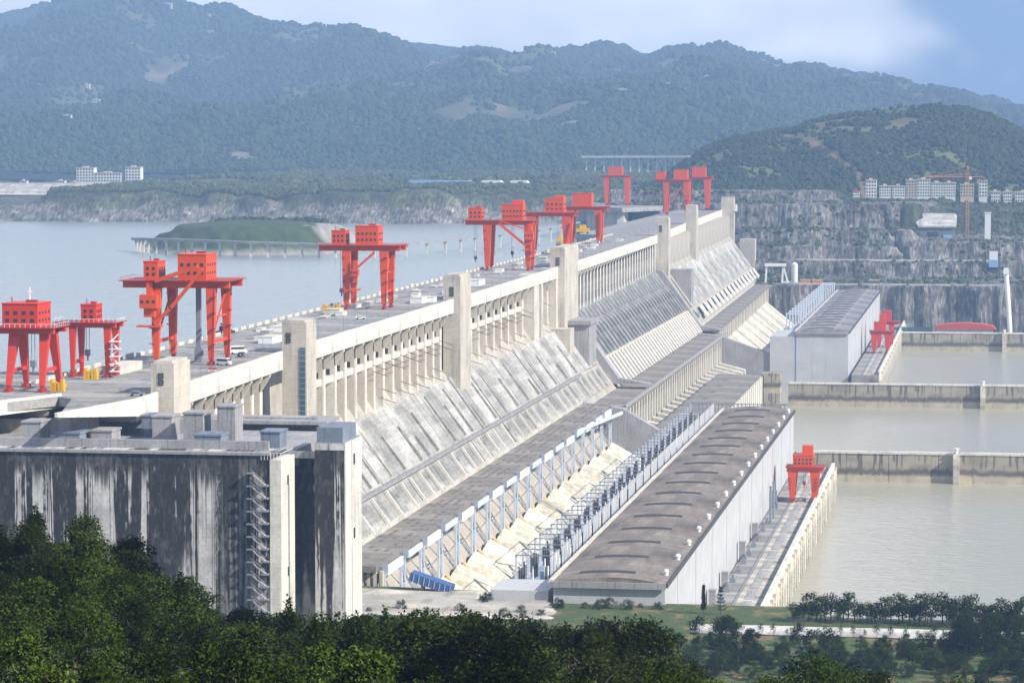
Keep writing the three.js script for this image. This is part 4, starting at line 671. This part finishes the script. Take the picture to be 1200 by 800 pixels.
// ---------------------------------------------------------------- island road, reservoir bridge, quay, viaduct
function deckBridge(name, label, pts, w, yw, th, mat, every, y0 = 78) {
  const t = thing(name, label, 'bridge', [pts[0][0], yw, pts[0][2]]), cv = new THREE.CatmullRomCurve3(pts.map((p) => new THREE.Vector3(...p))), n = Math.round(cv.getLength() / every), P = cv.getSpacedPoints(n * 2);
  const seg = []; for (let i = 0; i < P.length - 1; i++) seg.push(bar(P[i].toArray(), P[i + 1].toArray(), w, th)); mesh('deck', seg, mat, t);
  for (let i = 1; i < P.length; i += 2) { const p = P[i]; mesh('pier', [box(p.x - 1.1, p.x + 1.1, y0, p.y - th / 2, p.z - 1.1, p.z + 1.1), box(p.x - w * 0.4, p.x + w * 0.4, p.y - th / 2 - 1, p.y - th / 2, p.z - 1.2, p.z + 1.2)], M.white, t); }
  return t;
}
deckBridge('island_viaduct', 'low road viaduct on white piers round the grassy island', [[-842, 96, -2930], [-806, 98, -2868], [-760, 98, -2836], [-704, 97.4, -2812], [-640, 96.4, -2800], [-600, 95, -2790]], 7, 84, 2, M.grey, 17);
deckBridge('reservoir_bridge', 'slender road bridge crossing the reservoir behind the paired cranes', [[-590, 95, -2780], [-560, 95.4, -2800], [-532, 96, -2880], [-516, 97, -2960], [-496, 98, -3100], [-470, 100, -3260], [-452, 103, -3400]], 6, 84, 1.6, M.grey, 42);
{ const q = thing('upstream_quay', 'grey concrete quay wall behind the crest cranes', 'quay', [-430, 84, -3400]); mesh('deck', slab([[-470, -3380], [-404, -3330], [-372, -3420], [-372, -3640], [-470, -3640]], 114, 119), M.deck, q); for (const [x0, x1, z0] of [[-470, -449, -3384], [-448.7, -430, -3372], [-429.7, -412, -3356], [-411.7, -404, -3346]]) mesh('wall_panel', box(x0, x1, 70, 114, z0 - 40, z0), M.concrete, q); mesh('side_wall', box(-404, -372, 70, 114, -3640, -3424), M.greyDark, q); }
deckBridge('valley_viaduct', 'white road viaduct crossing the valley below the mountain', [[-700, 163, -5200], [-640, 163.4, -5190], [-580, 163.6, -5180], [-500, 164, -5160]], 12, 130, 3.4, M.white, 16, 118);
{ const w = thing('saddle_dam', 'long pale earth dam face on the far shore', 'embankment', [-1500, 110, -4360]); mesh('face', hexa([[-1800, 112, -4330], [-1290, 112, -4330], [-1290, 112, -4400], [-1800, 112, -4400], [-1800, 127, -4372], [-1310, 127, -4372], [-1310, 127, -4400], [-1800, 127, -4400]]), M.path, w); mesh('crest_wall', box(-1800, -1310, 127, 128.4, -4400, -4390), M.concrete, w); }

// ---------------------------------------------------------------- buildings
function house(name, label, x, y, z, w, d, h, floors, nw, group, wall = M.house, roof = M.houseB) {
  const t = thing(name, label, 'building', [x, y, z], group);
  const b = mesh('wall', box(x - w / 2, x + w / 2, y - 6, y + h, z - d, z), wall, t);
  mesh('roof', [box(x - w / 2 - 0.5, x + w / 2 + 0.5, y + h, y + h + 1.0, z - d - 0.5, z + 0.5), box(x - w * 0.2, x + w * 0.1, y + h + 1, y + h + 3, z - d * 0.7, z - d * 0.3)], roof, t);
  const fh = h / floors, st = w / nw;
  for (let f = 0; f < floors; f++) for (let i = 0; i < nw; i++) mesh('window', box(x - w / 2 + st * (i + 0.22), x - w / 2 + st * (i + 0.78), y + fh * (f + 0.3), y + fh * (f + 0.8), z - 0.02, z + 0.15), M.glass, b);
  return t;
}
[['six-storey white apartment block at the quarry end of the hillside row', -148, 13, 20, 5, 4, M.house], ['low white block next in the hillside row', -131, 14, 13, 4, 5, M.house], ['grey white block with flat roof in the hillside row', -115, 15, 13, 4, 5, M.house], ['tall tan apartment block in the hillside row', -100, 13, 20, 6, 4, M.houseB], ['tall white apartment block beside the tan one', -85, 15, 21, 6, 5, M.house], ['white block with pale balconies mid row', -69, 15, 17, 5, 5, M.house], ['long white block before the grey one', -54, 14, 17, 5, 5, M.house], ['grey apartment block behind the tower crane mast', -33, 16, 15, 4, 5, M.houseB], ['stepped white block past the tower crane', -14, 10, 20, 5, 3, M.house], ['detached white villa below the hill track', 1, 11, 12, 3, 4, M.house], ['second detached white villa below the hill track', 15, 10, 12, 3, 4, M.house], ['long white terrace at the end of the hillside road', 36, 24, 11, 3, 8, M.house]].forEach(([l, x, w, h, f, n, m], i) => house('apartment_block', l, x, i > 8 ? 119 : 124, i > 8 ? -3700 - 0 : -3722, w, 12, h, f, n, 'white buildings at the foot of the hill', m));
house('small_house', 'small red roofed house at the foot of the earth track', -166, 125, -3720, 8, 8, 6, 2, 3, 'white buildings at the foot of the hill', M.house, M.tileRed);
[['white six-storey block at one end of the shore complex', -1388, 28, 22, 5, 6], ['low white wing between the two shore blocks', -1352, 42, 14, 3, 9], ['white block with shaded side ending the shore complex', -1312, 24, 23, 5, 5]].forEach(([l, x, w, h, f, n]) => house('shore_building', l, x, 127, -4560, w, 16, h, f, n, 'white building complex on the far shore'));
[['small white house by trees above the saddle dam', -1540, 12, 12], ['pale house cluster block above the saddle dam', -1478, 14, 12], ['white gabled house behind the pale cluster', -1455, 10, 10]].forEach(([l, x, w, h]) => house('farm_house', l, x, shoreH(x, 4720) - 1, -4720, w, 10, h, 3, 3, 'white houses at the foot of the mountain'));
{ const R = rng(5); for (let i = 0; i < 22; i++) { const d = 6000 + R() * 3600, x = lerp(-0.33, -0.09, R()) * d; house('farm_house', 'tiny white farmhouse on the hazy mountain slope', x, mountH(x, d), -d, 12 + R() * 12, 10, 8 + R() * 5, 2, 3, 'farmhouses on the mountain'); } }
[['long blue roofed shed on the far bank', -790, 90, M.sheetBlue], ['pale blue roofed shed beside the long one', -715, 30, M.paint], ['short white roofed shed ending the far bank sheds', -675, 26, M.paint]].forEach(([l, x, w, m]) => { const t = thing('factory_shed', l, 'shed', [x, 126, -4330], 'sheds on the far bank'); mesh('wall', box(x - w / 2, x + w / 2, 120, 131, -4350, -4330), M.house, t); mesh('roof', prism([[x - w / 2 - 1, 131], [x + w / 2 + 1, 131], [x + w / 2 - 2, 134.5], [x - w / 2 + 2, 134.5]], -4329, -4351), m, t); });
{ const t = thing('works_building', 'pale sloped roof works building on the quarry bench', 'building', [-65, 84, -3440]); mesh('wall', box(-92, -44, 76, 96, -3470, -3436), M.greyDark, t); mesh('roof', hexa([[-84, 96, -3434], [-42, 96, -3434], [-42, 109, -3474], [-96, 109, -3474], [-84, 98, -3434], [-42, 98, -3434], [-44, 111, -3474], [-97, 111, -3474]]), M.road, t); mesh('opening', box(-74, -62, 84, 91, -3436, -3435.6), M.dark, t); mesh('blue_sheet', box(-56, -46, 80, 88, -3435.9, -3434.6), M.sheetBlue, t); }
{ const t = thing('water_tank', 'tall white square tank on the quarry bench', 'tank', [-7, 88, -3400]); mesh('shell', [box(-10.5, -4, 82, 113, -3406, -3400)], M.paint, t); mesh('cap', box(-11, -3.5, 113, 114, -3406.5, -3399.5), M.paint, t); }
{ const t = thing('pump_house', 'small white pump house with blue base on the rock bench', 'pump house', [-1, 62, -3296]); mesh('wall', box(-5, 4, 66, 75, -3302, -3296), M.paint, t); mesh('base', box(-5.4, 4.4, 58, 66, -3302.4, -3295.6), M.sheetBlue, t); }
{ const t = thing('spill_pipe', 'white pipe running down the quarry rock face', 'pipe', [12, 0, -3100]); mesh('pipe', [cylinder([12, 62, -3086], [14.5, 30, -3080], 2.4, 8), cylinder([14.5, 30, -3080], [17, -6, -3074], 2.4, 8)], M.paint, t); mesh('head', box(9.5, 14.5, 60, 66, -3090, -3082), M.paint, t); }
for (const [l, x0, x1, y, z] of [['long pale parapet along the lowest rock bench', -205, 14, 47.2, -3118], ['long pale parapet along the second rock bench', -212, 8, 64, -3318]]) { const t = thing('bench_parapet', l, 'parapet', [x0, y, z]); zs(x0, x1, 10).slice(0, -1).forEach((x, i, L) => mesh('rail_length', box(x, (L[i + 1] ?? x1) - 0.2, y - 1.5, y + 0.9, z - 1.2, z), M.concrete, t)); }
{ const t = thing('barge_shed', 'low shed with rounded red roof behind the last river wall', 'shed', [-20, 16, -2880]); mesh('wall', box(-52, 0, 10, 18, -2884, -2868), M.house, t); mesh('roof', prism([[-55, 18], [3, 18], [0, 21], [-10, 23], [-26, 23.8], [-42, 23], [-52, 21]], -2866, -2886), M.tileRed, t); const b = thing('teal_fence', 'long teal hoarding beside the red roofed shed', 'fence', [-70, 16, -2872]); zs(-92, -57, 6).slice(0, -1).forEach((x) => mesh('panel', box(x, x + 5.6, 14, 19.4, -2872.4, -2872), M.blueGlass, b)); }
{ const t = thing('white_gantry', 'small white portal crane at the end of the far deck', 'crane', [-220, 47, -3140]); for (const x of [-231, -214]) mesh('leg', [taper([x - 1, 47, -3140], 2, 2, [x, 65, -3140], 1.6, 1.6)], M.paint, t); mesh('leg', taper([-209, 47, -3140], 2, 2, [-214, 65, -3140], 1.6, 1.6), M.paint, t); mesh('girder', box(-233, -211, 64, 67, -3142, -3138), M.paint, t); mesh('sill', box(-216, -207, 47, 48.6, -3142, -3138), M.paint, t); const s = thing('site_silo', 'cream silo beside the small white portal crane', 'silo', [-203, 47, -3150]); mesh('shell', cylinder([-203, 47, -3150], [-203, 66, -3150], 3.4, 14), M.house, s); mesh('cap', cylinder([-203, 66, -3150], [-203, 68, -3150], 3.6, 14, 1), M.house, s); }
for (const [l, x, m] of [['yellow excavator body parked on the lowest bench', -190, M.orange], ['orange site hut beside the excavator', -178, M.orange], ['brown site hut on the lowest bench', -120, M.brown]]) { const t = thing('site_hut', l, 'site hut', [x, 47, -3120], 'site huts on the rock bench'); mesh('wall', box(x - 5, x + 5, 46, 51, -3126, -3120), m, t); mesh('roof', box(x - 5.4, x + 5.4, 51, 51.6, -3126.4, -3119.6), M.houseB, t); }
{ const t = thing('tower_crane', 'orange lattice tower crane above the works building', 'crane', [-29.5, 80, -3400]); const m = []; for (const [dx, dz] of [[-1.6, -1.6], [1.6, -1.6], [1.6, 1.6], [-1.6, 1.6]]) m.push(bar([-29.5 + dx, 76, -3400 + dz], [-29.5 + dx, 160, -3400 + dz], 0.5)); for (let y = 78; y < 158; y += 4) m.push(bar([-31.1, y, -3398.4], [-27.9, y + 4, -3398.4], 0.4), bar([-27.9, y, -3401.6], [-31.1, y + 4, -3401.6], 0.4)); mesh('mast', m, M.orange, t); const j = [bar([-78, 153, -3400], [-12, 153, -3400], 0.8), bar([-78, 153, -3400], [-31, 156.4, -3400], 0.5)]; for (let x = -76; x < -32; x += 4) j.push(bar([x, 153, -3400], [x + 4, 153.2 + (x + 80) * 0.07, -3400], 0.35)); mesh('jib', j, M.orange, t); mesh('counterweight', box(-16, -11.6, 149, 153, -3401.5, -3398.5), M.brown, t); mesh('tie', [bar([-29.5, 165, -3400], [-66, 154, -3400], 0.35), bar([-29.5, 165, -3400], [-14, 153.4, -3400], 0.35), bar([-29.5, 160, -3400], [-29.5, 165.4, -3400], 1.4)], M.orange, t); mesh('cab', box(-28, -25, 150, 153, -3401, -3398), M.paint, t); }
{ const t = thing('radio_mast', 'thin lattice radio mast on the wooded hilltop', 'mast', [-141.5, 236, -4300]); const m = []; for (const [dx, dz] of [[-1, -1], [1, -1], [0, 1]]) m.push(bar([-141.5 + dx * 1.6, 222, -4300 + dz * 1.6], [-141.5 + dx * 0.3, 283, -4300 + dz * 0.3], 0.4)); for (let y = 226; y < 280; y += 5) m.push(bar([-143, y, -4300], [-140, y + 5, -4300], 0.3), bar([-140, y, -4300], [-143, y + 5, -4300], 0.3)); mesh('lattice', m, M.steel, t); mesh('antenna', bar([-141.5, 282, -4300], [-141.5, 288, -4300], 0.3), M.steel, t); }
// ---------------------------------------------------------------- vegetation
function leaves(R, clumps, per, size, tint) {                        // leaf cards spread through clumps [x, y, z, r, squash]
  const pos = [], nor = [], uv = [], col = [];
  for (const [cx, cy, cz, r, sq = 0.8] of clumps) {
    const ck = 0.75 + R() * 0.5, n = Math.round(per * r * r), hue = R();
    for (let i = 0; i < n; i++) {
      const u = R() * 2 - 1, a = R() * 6.283, s = Math.sqrt(1 - u * u), rr = r * Math.pow(R(), 0.42);
      const p = [cx + rr * s * Math.cos(a), cy + rr * u * sq, cz + rr * s * Math.sin(a)];
      const d = unit([R() - 0.5, R() * 0.9 - 0.55, R() - 0.5]), e = unit(cross(d, [R() - 0.5, 1.2 * R(), R() - 0.5])), L = size * (0.6 + R() * 0.8), W = L * (0.38 + R() * 0.25);
      const q = [p, add(add(p, mul(d, L * 0.5)), mul(e, W * 0.5)), add(p, mul(d, L)), add(add(p, mul(d, L * 0.5)), mul(e, -W * 0.5))], nn = unit(cross(d, e));
      for (const k of [0, 1, 2, 0, 2, 3]) { pos.push(...q[k]); nor.push(...nn); uv.push(0, 0); }
      const k = ck * (0.65 + R() * 0.7);
      for (let v = 0; v < 6; v++) col.push(lerp(tint[0], tint[3], hue) * k, lerp(tint[1], tint[4], hue) * k, lerp(tint[2], tint[5], hue) * k);
    }
  }
  return geo(pos, nor, uv, null, col);
}
const GREEN = [0.085, 0.17, 0.026, 0.14, 0.21, 0.036], DEEP = [0.055, 0.10, 0.026, 0.080, 0.125, 0.028], OLIVE = [0.13, 0.15, 0.046, 0.11, 0.18, 0.036], FRESH = [0.12, 0.25, 0.03, 0.17, 0.26, 0.04];
function treeKind(seed, o) {                                         // a tree of height 1 unit = o.h metres, standing at its own origin
  const R = rng(seed), cl = [], limbs = [], h = o.h;
  limbs.push(cylinder([0, -1.5, 0], [0.15 * h * (R() - 0.5), h * 0.55, 0.1 * h * (R() - 0.5)], 0.028 * h, 7, 0.012 * h));
  for (let i = 0; i < o.n; i++) {
    const f = Math.pow(R(), o.pow ?? 0.75), y = lerp(o.y0, 1, f) * h, env = o.shape(f), a = R() * 6.283, rad = o.w * h * env * Math.pow(R(), 0.5);
    const c = [Math.cos(a) * rad, y - o.r * 0.6, Math.sin(a) * rad, o.r * (0.6 + 0.7 * R()), o.sq ?? 0.8];
    cl.push(c);
    if (i % 3 === 0) limbs.push(cylinder([0, Math.max(0.1, y * 0.62), 0], [c[0], c[1], c[2]], 0.010 * h, 5, 0.003 * h));
    if (o.twig && i % 2) { const k = 1.25 + R() * 0.35; for (let t = 0; t < 4; t++) cl.push([c[0] * (1 + (k - 1) * t / 3), c[1] + t * 0.16 * o.r, c[2] * (1 + (k - 1) * t / 3), o.r * 0.3, 1.2]); }
  }
  if (o.spire) for (let t = 0; t < 7; t++) cl.push([0.1 * (R() - 0.5), h * (0.98 + t * 0.022), 0.1 * (R() - 0.5), o.r * (0.5 - t * 0.05), 1.3]);
  return { crown: leaves(R, cl, o.per, o.leaf, o.tint), trunk: mergeGeometries(limbs), tris: 0 };
}
const round = (f) => Math.sqrt(Math.max(0.02, 1 - Math.pow(f * 1.6 - 0.62, 2))), cone = (f) => 1.05 - f, dome = (f) => Math.sqrt(Math.max(0.03, 1 - f * f));
const KIND = {
  broadA: treeKind(1, { h: 11, n: 40, w: 0.36, r: 1.5, y0: 0.14, shape: round, per: 82, leaf: 0.44, tint: GREEN }),
  broadB: treeKind(2, { h: 11, n: 38, w: 0.40, r: 1.45, y0: 0.10, shape: dome, per: 86, leaf: 0.42, tint: OLIVE }),
  deep: treeKind(3, { h: 11, n: 44, w: 0.34, r: 1.4, y0: 0.08, shape: round, per: 92, leaf: 0.40, tint: DEEP }),
  spire: treeKind(4, { h: 11, n: 36, w: 0.27, r: 1.15, y0: 0.10, shape: cone, per: 110, leaf: 0.40, tint: GREEN, spire: true }),
  feather: treeKind(5, { h: 10, n: 40, w: 0.48, r: 1.0, y0: 0.15, shape: dome, per: 74, leaf: 0.38, tint: OLIVE, twig: true }),
  bush: treeKind(6, { h: 5, n: 24, w: 0.62, r: 0.9, y0: 0.05, shape: dome, per: 250, leaf: 0.22, tint: GREEN }),
  bushFresh: treeKind(7, { h: 5, n: 24, w: 0.6, r: 0.9, y0: 0.05, shape: dome, per: 240, leaf: 0.23, tint: FRESH }),
  small: treeKind(8, { h: 7, n: 16, w: 0.24, r: 1.05, y0: 0.38, shape: round, per: 46, leaf: 0.50, tint: FRESH }),
  smallB: treeKind(9, { h: 7, n: 14, w: 0.28, r: 1.0, y0: 0.42, shape: round, per: 46, leaf: 0.50, tint: GREEN }),
  sapling: treeKind(10, { h: 3, n: 6, w: 0.22, r: 0.5, y0: 0.45, shape: round, per: 90, leaf: 0.30, tint: GREEN }),
};
function plant(kind, name, label, group, x, z, s, turn, sx = 1, y) {
  const t = thing(name, label, /bush|shrub/.test(name) ? 'bush' : 'tree', [x, y ?? nearH(x, -z) - 0.1, z], group), k = KIND[kind];
  const a = new THREE.Mesh(k.trunk, M.bark), b = new THREE.Mesh(k.crown, M.leaf); a.name = 'trunk'; b.name = 'crown';
  for (const m of [a, b]) { m.castShadow = m.receiveShadow = true; t.add(m); }
  t.rotation.y = turn; t.scale.set(s * sx, s, s * sx); return t;
}
{
  const R = rng(2024);
  const top = (a) => pl([[-0.36, 0.74], [-0.315, 0.84], [-0.29, 0.78], [-0.268, 0.74], [-0.258, 0.66], [-0.25, 0.88], [-0.23, 1.08], [-0.2, 1.1], [-0.17, 1.12], [-0.15, 1.08], [-0.13, 1.18], [-0.11, 1.05], [-0.1, 0.78], [-0.09, 0.55], [-0.07, 0.5], [0.02, 0.5]], a);
  const rows = [[428, 0.0145, 1], [392, 0.015, 0.95], [352, 0.015, 0.95], [316, 0.0165, 0.9], [282, 0.018, 0.84], [250, 0.021, 0.74], [220, 0.024, 0.62]];
  const say = { broadA: ['broadleaf_tree', 'round crowned mid green tree on the slope below the viewpoint'], broadB: ['broadleaf_tree', 'olive green spreading tree on the slope below the viewpoint'], deep: ['evergreen_tree', 'very dark dense evergreen tree on the slope below the viewpoint'], spire: ['pointed_tree', 'pointed green tree on the slope below the viewpoint'], feather: ['feathery_tree', 'feathery twigged tree in front of the powerhouse end'] };
  for (const [d, st, k] of rows) for (let a = -0.365 + R() * st; a < -0.096; a += st * (0.75 + R() * 0.5)) {
    const dd = d + (R() - 0.5) * 44, q = R();
    let kind = a < -0.255 ? (q < 0.3 ? 'broadA' : q < 0.55 ? 'deep' : q < 0.75 ? 'spire' : 'broadB') : a < -0.165 ? (q < 0.35 ? 'broadA' : q < 0.6 ? 'broadB' : q < 0.8 ? 'deep' : 'spire') : (q < 0.55 ? 'feather' : q < 0.8 ? 'broadB' : 'broadA');
    const s = top(a) * k * (0.88 + R() * 0.24) * (kind === 'deep' ? 0.95 : 1);
    plant(kind, say[kind][0], say[kind][1], say[kind][1].split(' on ')[0].split(' in ')[0] + 's of the near slope', a * dd, -dd, s, R() * 6.28, 0.9 + R() * 0.35);
  }
  // undergrowth on the slope in front of the bank
  for (const [d, st, s0, a0] of [[300, 0.0125, 0.95, -0.106], [262, 0.014, 0.9, -0.106], [225, 0.016, 0.8, -0.106], [196, 0.018, 1.0, -0.36], [172, 0.02, 1.0, -0.36], [150, 0.022, 1.0, -0.36], [330, 0.011, 1.15, -0.104]]) for (let a = a0 + R() * st; a < (a0 < -0.3 ? -0.09 : 0.03); a += st * (0.7 + R() * 0.6)) {
    const dd = d + (R() - 0.5) * 30, fresh = R() < 0.4, big = a > -0.07 && a < -0.028 && R() < 0.6 ? 1.35 : 1;
    plant(fresh ? 'bushFresh' : 'bush', 'leafy_bush', fresh ? 'bright green leafy bush on the open slope above the river bank field' : 'mid green leafy bush on the open slope above the river bank field', fresh ? 'bright bushes of the near slope' : 'green bushes of the near slope', a * dd, -dd, s0 * big * (0.75 + R() * 0.5), R() * 6.28);
  }
  for (const [d, st] of [[440, 0.011], [405, 0.011], [372, 0.012], [335, 0.012], [300, 0.013], [265, 0.015], [232, 0.017]]) for (let a = -0.365 + R() * st; a < -0.1; a += st * (0.7 + R() * 0.6)) { const dd = d + (R() - 0.5) * 26; plant(R() < 0.3 ? 'bushFresh' : 'bush', 'understorey_bush', 'leafy bush between the trees of the near slope', 'understorey of the near slope', a * dd, -dd, 0.85 + R() * 0.6, R() * 6.28, 1.2); }
  // river bank: row of young trees, roadside saplings, shrubs in the field
  for (let i = 0; i < 46; i++) { const x = -62 + i * 1.72 + (R() - 0.5) * 1.6, z = -973 - R() * 7 + (x > -20 ? 3 : 0); plant(R() < 0.6 ? 'small' : 'smallB', 'young_tree', 'slim young tree in the row between road and river', 'young trees along the river', x, z, 0.85 + R() * 0.75, R() * 6.28, 1.15); }
  for (let i = 0; i < 20; i++) { const x = -80 + i * 4.1 + R() * 1.5; plant('sapling', 'roadside_sapling', 'little sapling beside the pale bank road', 'saplings along the bank road', x, -944.5 + R(), 0.9 + R() * 0.7, R() * 6.28); }
  for (let i = 0; i < 150; i++) { const d = 866 + R() * 66, x = lerp(-0.106, 0.02, R()) * d; plant(R() < 0.35 ? 'bush' : R() < 0.3 ? 'smallB' : 'bushFresh', 'field_bush', 'low bush in the grass between slope and bank road', 'bushes on the river bank field', x, -d, 0.6 + R() * 0.7, R() * 6.28); }
  for (let i = 0; i < 7; i++) plant(i % 2 ? 'deep' : 'broadA', 'evergreen_tree', 'dense tree beside the end of the bank road', 'dark trees by the bank road', -8 + (i % 3) * 7 + R() * 3, -930 + Math.floor(i / 3) * 9 - R() * 4, 0.95 + R() * 0.3, R() * 6.28);
  plant('deep', 'evergreen_tree', 'lone dark round tree at the start of the bank road', null, -78, -905, 1.15, 1.2, 1.2); plant('deep', 'evergreen_tree', 'smaller dark tree beside the lone round one', null, -70, -902, 0.85, 2.2, 1.1);
  for (let i = 0; i < 12; i++) plant('bush', 'berm_shrub', 'low shrub along the pale concrete berm', 'shrubs along the berm', -205 + i * 5.6 + R() * 9 - 3, -968 - R() * R() * 34, 0.3 + R() * 0.55, R() * 6.28);
  for (let i = 0; i < 9; i++) plant('bush', 'wall_shrub', 'shrub against the powerhouse end wall', 'shrubs at the powerhouse end wall', -143 + i * 4 + R() * 6 - 2, -996 + R() * 6, 0.35 + R() * 0.6, R() * 6.28);
  { const t = plant('feather', 'glint_tree', 'feathery tree dotted with painted white glints in front of the powerhouse', null, -0.1205 * 262, -262, 0.95, 0.4), r = rng(8), cl = []; for (let i = 0; i < 26; i++) cl.push([(r() - 0.5) * 5.5, 4.6 + r() * 3.6, 1.2 + r() * 3.2, 0.16 + r() * 0.16, 0.8]); const b = new THREE.Mesh(leaves(r, cl, 170, 0.26, [0.75, 0.75, 0.72, 0.8, 0.8, 0.78]), M.paint); b.name = 'painted_glint'; b.userData.label = 'painted white glints among the leaves'; t.add(b); }  // white cards stand in for bright glints on the leaves
  // two conifers before the powerhouse side wall
  for (const [x, h, lean, l] of [[-92.4, 9.6, 0, 'slim dark columnar conifer before the white powerhouse wall'], [-86.8, 9.0, 1, 'open whorled conifer before the white powerhouse wall']]) {
    const t = thing('conifer', l, 'tree', [x, nearH(x, 985), -985]), r = rng(31 + lean), cl = [], lb = [cylinder([0, -1, 0], [0, h, 0], 0.16, 6, 0.05)];
    for (let y = h * 0.2; y < h; y += lean ? 1.15 : 0.5) for (let a = 0; a < (lean ? 5 : 4); a++) { const L = (lean ? 2.3 : 0.85) * (1.12 - y / h), an = a * 1.3 + y; for (let k = 0.3; k <= 1; k += 0.23) cl.push([Math.cos(an) * L * k, y + k * k * 0.45 * (lean ? 1 : 0), Math.sin(an) * L * k, lean ? 0.26 : 0.45, 0.7]); lb.push(cylinder([0, y, 0], [Math.cos(an) * L, y + 0.4, Math.sin(an) * L], 0.05, 4, 0.02)); }
    const c = new THREE.Mesh(leaves(r, cl, lean ? 140 : 90, 0.3, DEEP), M.leaf), b = new THREE.Mesh(mergeGeometries(lb), M.bark); c.name = 'crown'; b.name = 'trunk'; t.add(c, b);
  }
}
// woods too far off to count
function woods(name, label, seed, n, place, r0, r1, tint) {
  const base = new THREE.IcosahedronGeometry(1, 1), p = base.attributes.position, R = rng(seed), seen = {};
  for (let i = 0; i < p.count; i++) { const key = [p.getX(i), p.getY(i), p.getZ(i)].map((v) => v.toFixed(3)).join(); const k = seen[key] ??= 0.72 + R() * 0.5; p.setXYZ(i, p.getX(i) * k, p.getY(i) * k * 1.05, p.getZ(i) * k); }
  base.computeVertexNormals();
  const spots = []; for (let i = 0; i < n * 3 && spots.length < n; i++) { const s = place(R); if (s) spots.push(s); }
  const im = new THREE.InstancedMesh(base, M.wood, spots.length), m = new THREE.Matrix4(), q = new THREE.Quaternion(), up = new THREE.Vector3(0, 1, 0), c = new THREE.Color();
  spots.forEach(([x, y, z, s = 1], i) => { const r = lerp(r0, r1, R()) * s; q.setFromAxisAngle(up, R() * 6.28); m.compose(new THREE.Vector3(x, y + r * 0.35, z), q, new THREE.Vector3(r, r * (0.8 + R() * 0.5), r)); im.setMatrixAt(i, m); const k = 0.6 + R() * 0.8, t = R(); im.setColorAt(i, c.setRGB(lerp(tint[0], tint[3], t) * k, lerp(tint[1], tint[4], t) * k, lerp(tint[2], tint[5], t) * k)); });
  im.name = numbered(name); im.userData = { kind: 'stuff', label, category: 'woodland' }; im.castShadow = im.receiveShadow = true; scene.add(im);
}
woods('hill_woodland', 'dense dark woodland covering the hill above the quarry', 301, 16000, (R) => { const d = 3610 + R() * 760, x = lerp(-0.128, 0.05, R()) * d; if (hillSoil(x, d) > 0.25) return; if (fbm(x / 90, d / 60, 3, 255) > 0.6 && R() < 0.8) return; if (d < 3755 && x > -172) return; return [x, hillH(x, d), -d]; }, 2, 4.6, [0.015, 0.029, 0.012, 0.034, 0.047, 0.017]);
woods('mountain_woodland', 'far mountain forest seen as one mass', 302, 130000, (R) => { const d = 5640 + Math.pow(R(), 0.85) * 6400, x = lerp(-0.41, 0.07, R()) * d; if (mountSoil(x, d) > 0.2) return; if (d > 6600 && fbm(x / 260, d / 380, 4, 221) > 0.61 && R() < 0.8) return; return [x, mountH(x, d), -d, 0.5 + d / 13000]; }, 3.6, 7.8, [0.022, 0.042, 0.018, 0.045, 0.066, 0.026]);
woods('shore_woodland', 'scrub and trees on the plateau of the far shore', 303, 22000, (R) => { const q = R(), x0 = lerp(-0.44, -0.1, R()), d0 = 4000 + q * q * 1750, x = x0 * d0, d = Math.max(d0, shoreD(x) + 95), y = shoreH(x, d); if (y < (x < -1280 ? 118 : 112) || (x < -1270 && d < 4430) || (x > -1800 && x < -1290 && d > 4300 && d < 4420)) return; if (d > 4240 && d < 4360 && x > -850) return; if (d > 4360 && fbm(x / 150, d / 200, 3, 247) > 0.56) return; if (x > -1440 && x < -1270 && d > 4440 && d < 4600) return; return [x, y, -d, d > 4200 ? 1.25 : 0.8]; }, 2, 4.6, [0.03, 0.046, 0.02, 0.085, 0.095, 0.04]);
woods('island_scrub', 'line of dark shrubs along the island top', 304, 260, (R) => { const x = lerp(-790, -660, R()), d = 3020 + R() * 40; return [x, islH(x, d), -d]; }, 1.5, 4, [0.02, 0.04, 0.015, 0.035, 0.06, 0.02]);
woods('bench_scrub', 'scrub on the quarry benches and road edge', 305, 2600, (R) => { const d = 3110 + R() * 540, x = lerp(-0.118, 0.04, R()) * d; const v = fbm(x / 34, d / 24 + rockH(x, d) / 60, 4, 271); if (v < 0.53 && !(rockSide(x, d) > 0.5 && d > 3440 && R() < 0.3)) return; if (x > -96 && x < -40 && d > 3425 && d < 3480) return; return [x, rockH(x, d), -d]; }, 0.9, 2.6, [0.04, 0.06, 0.022, 0.075, 0.09, 0.03]);

renderer.render(scene, camera);
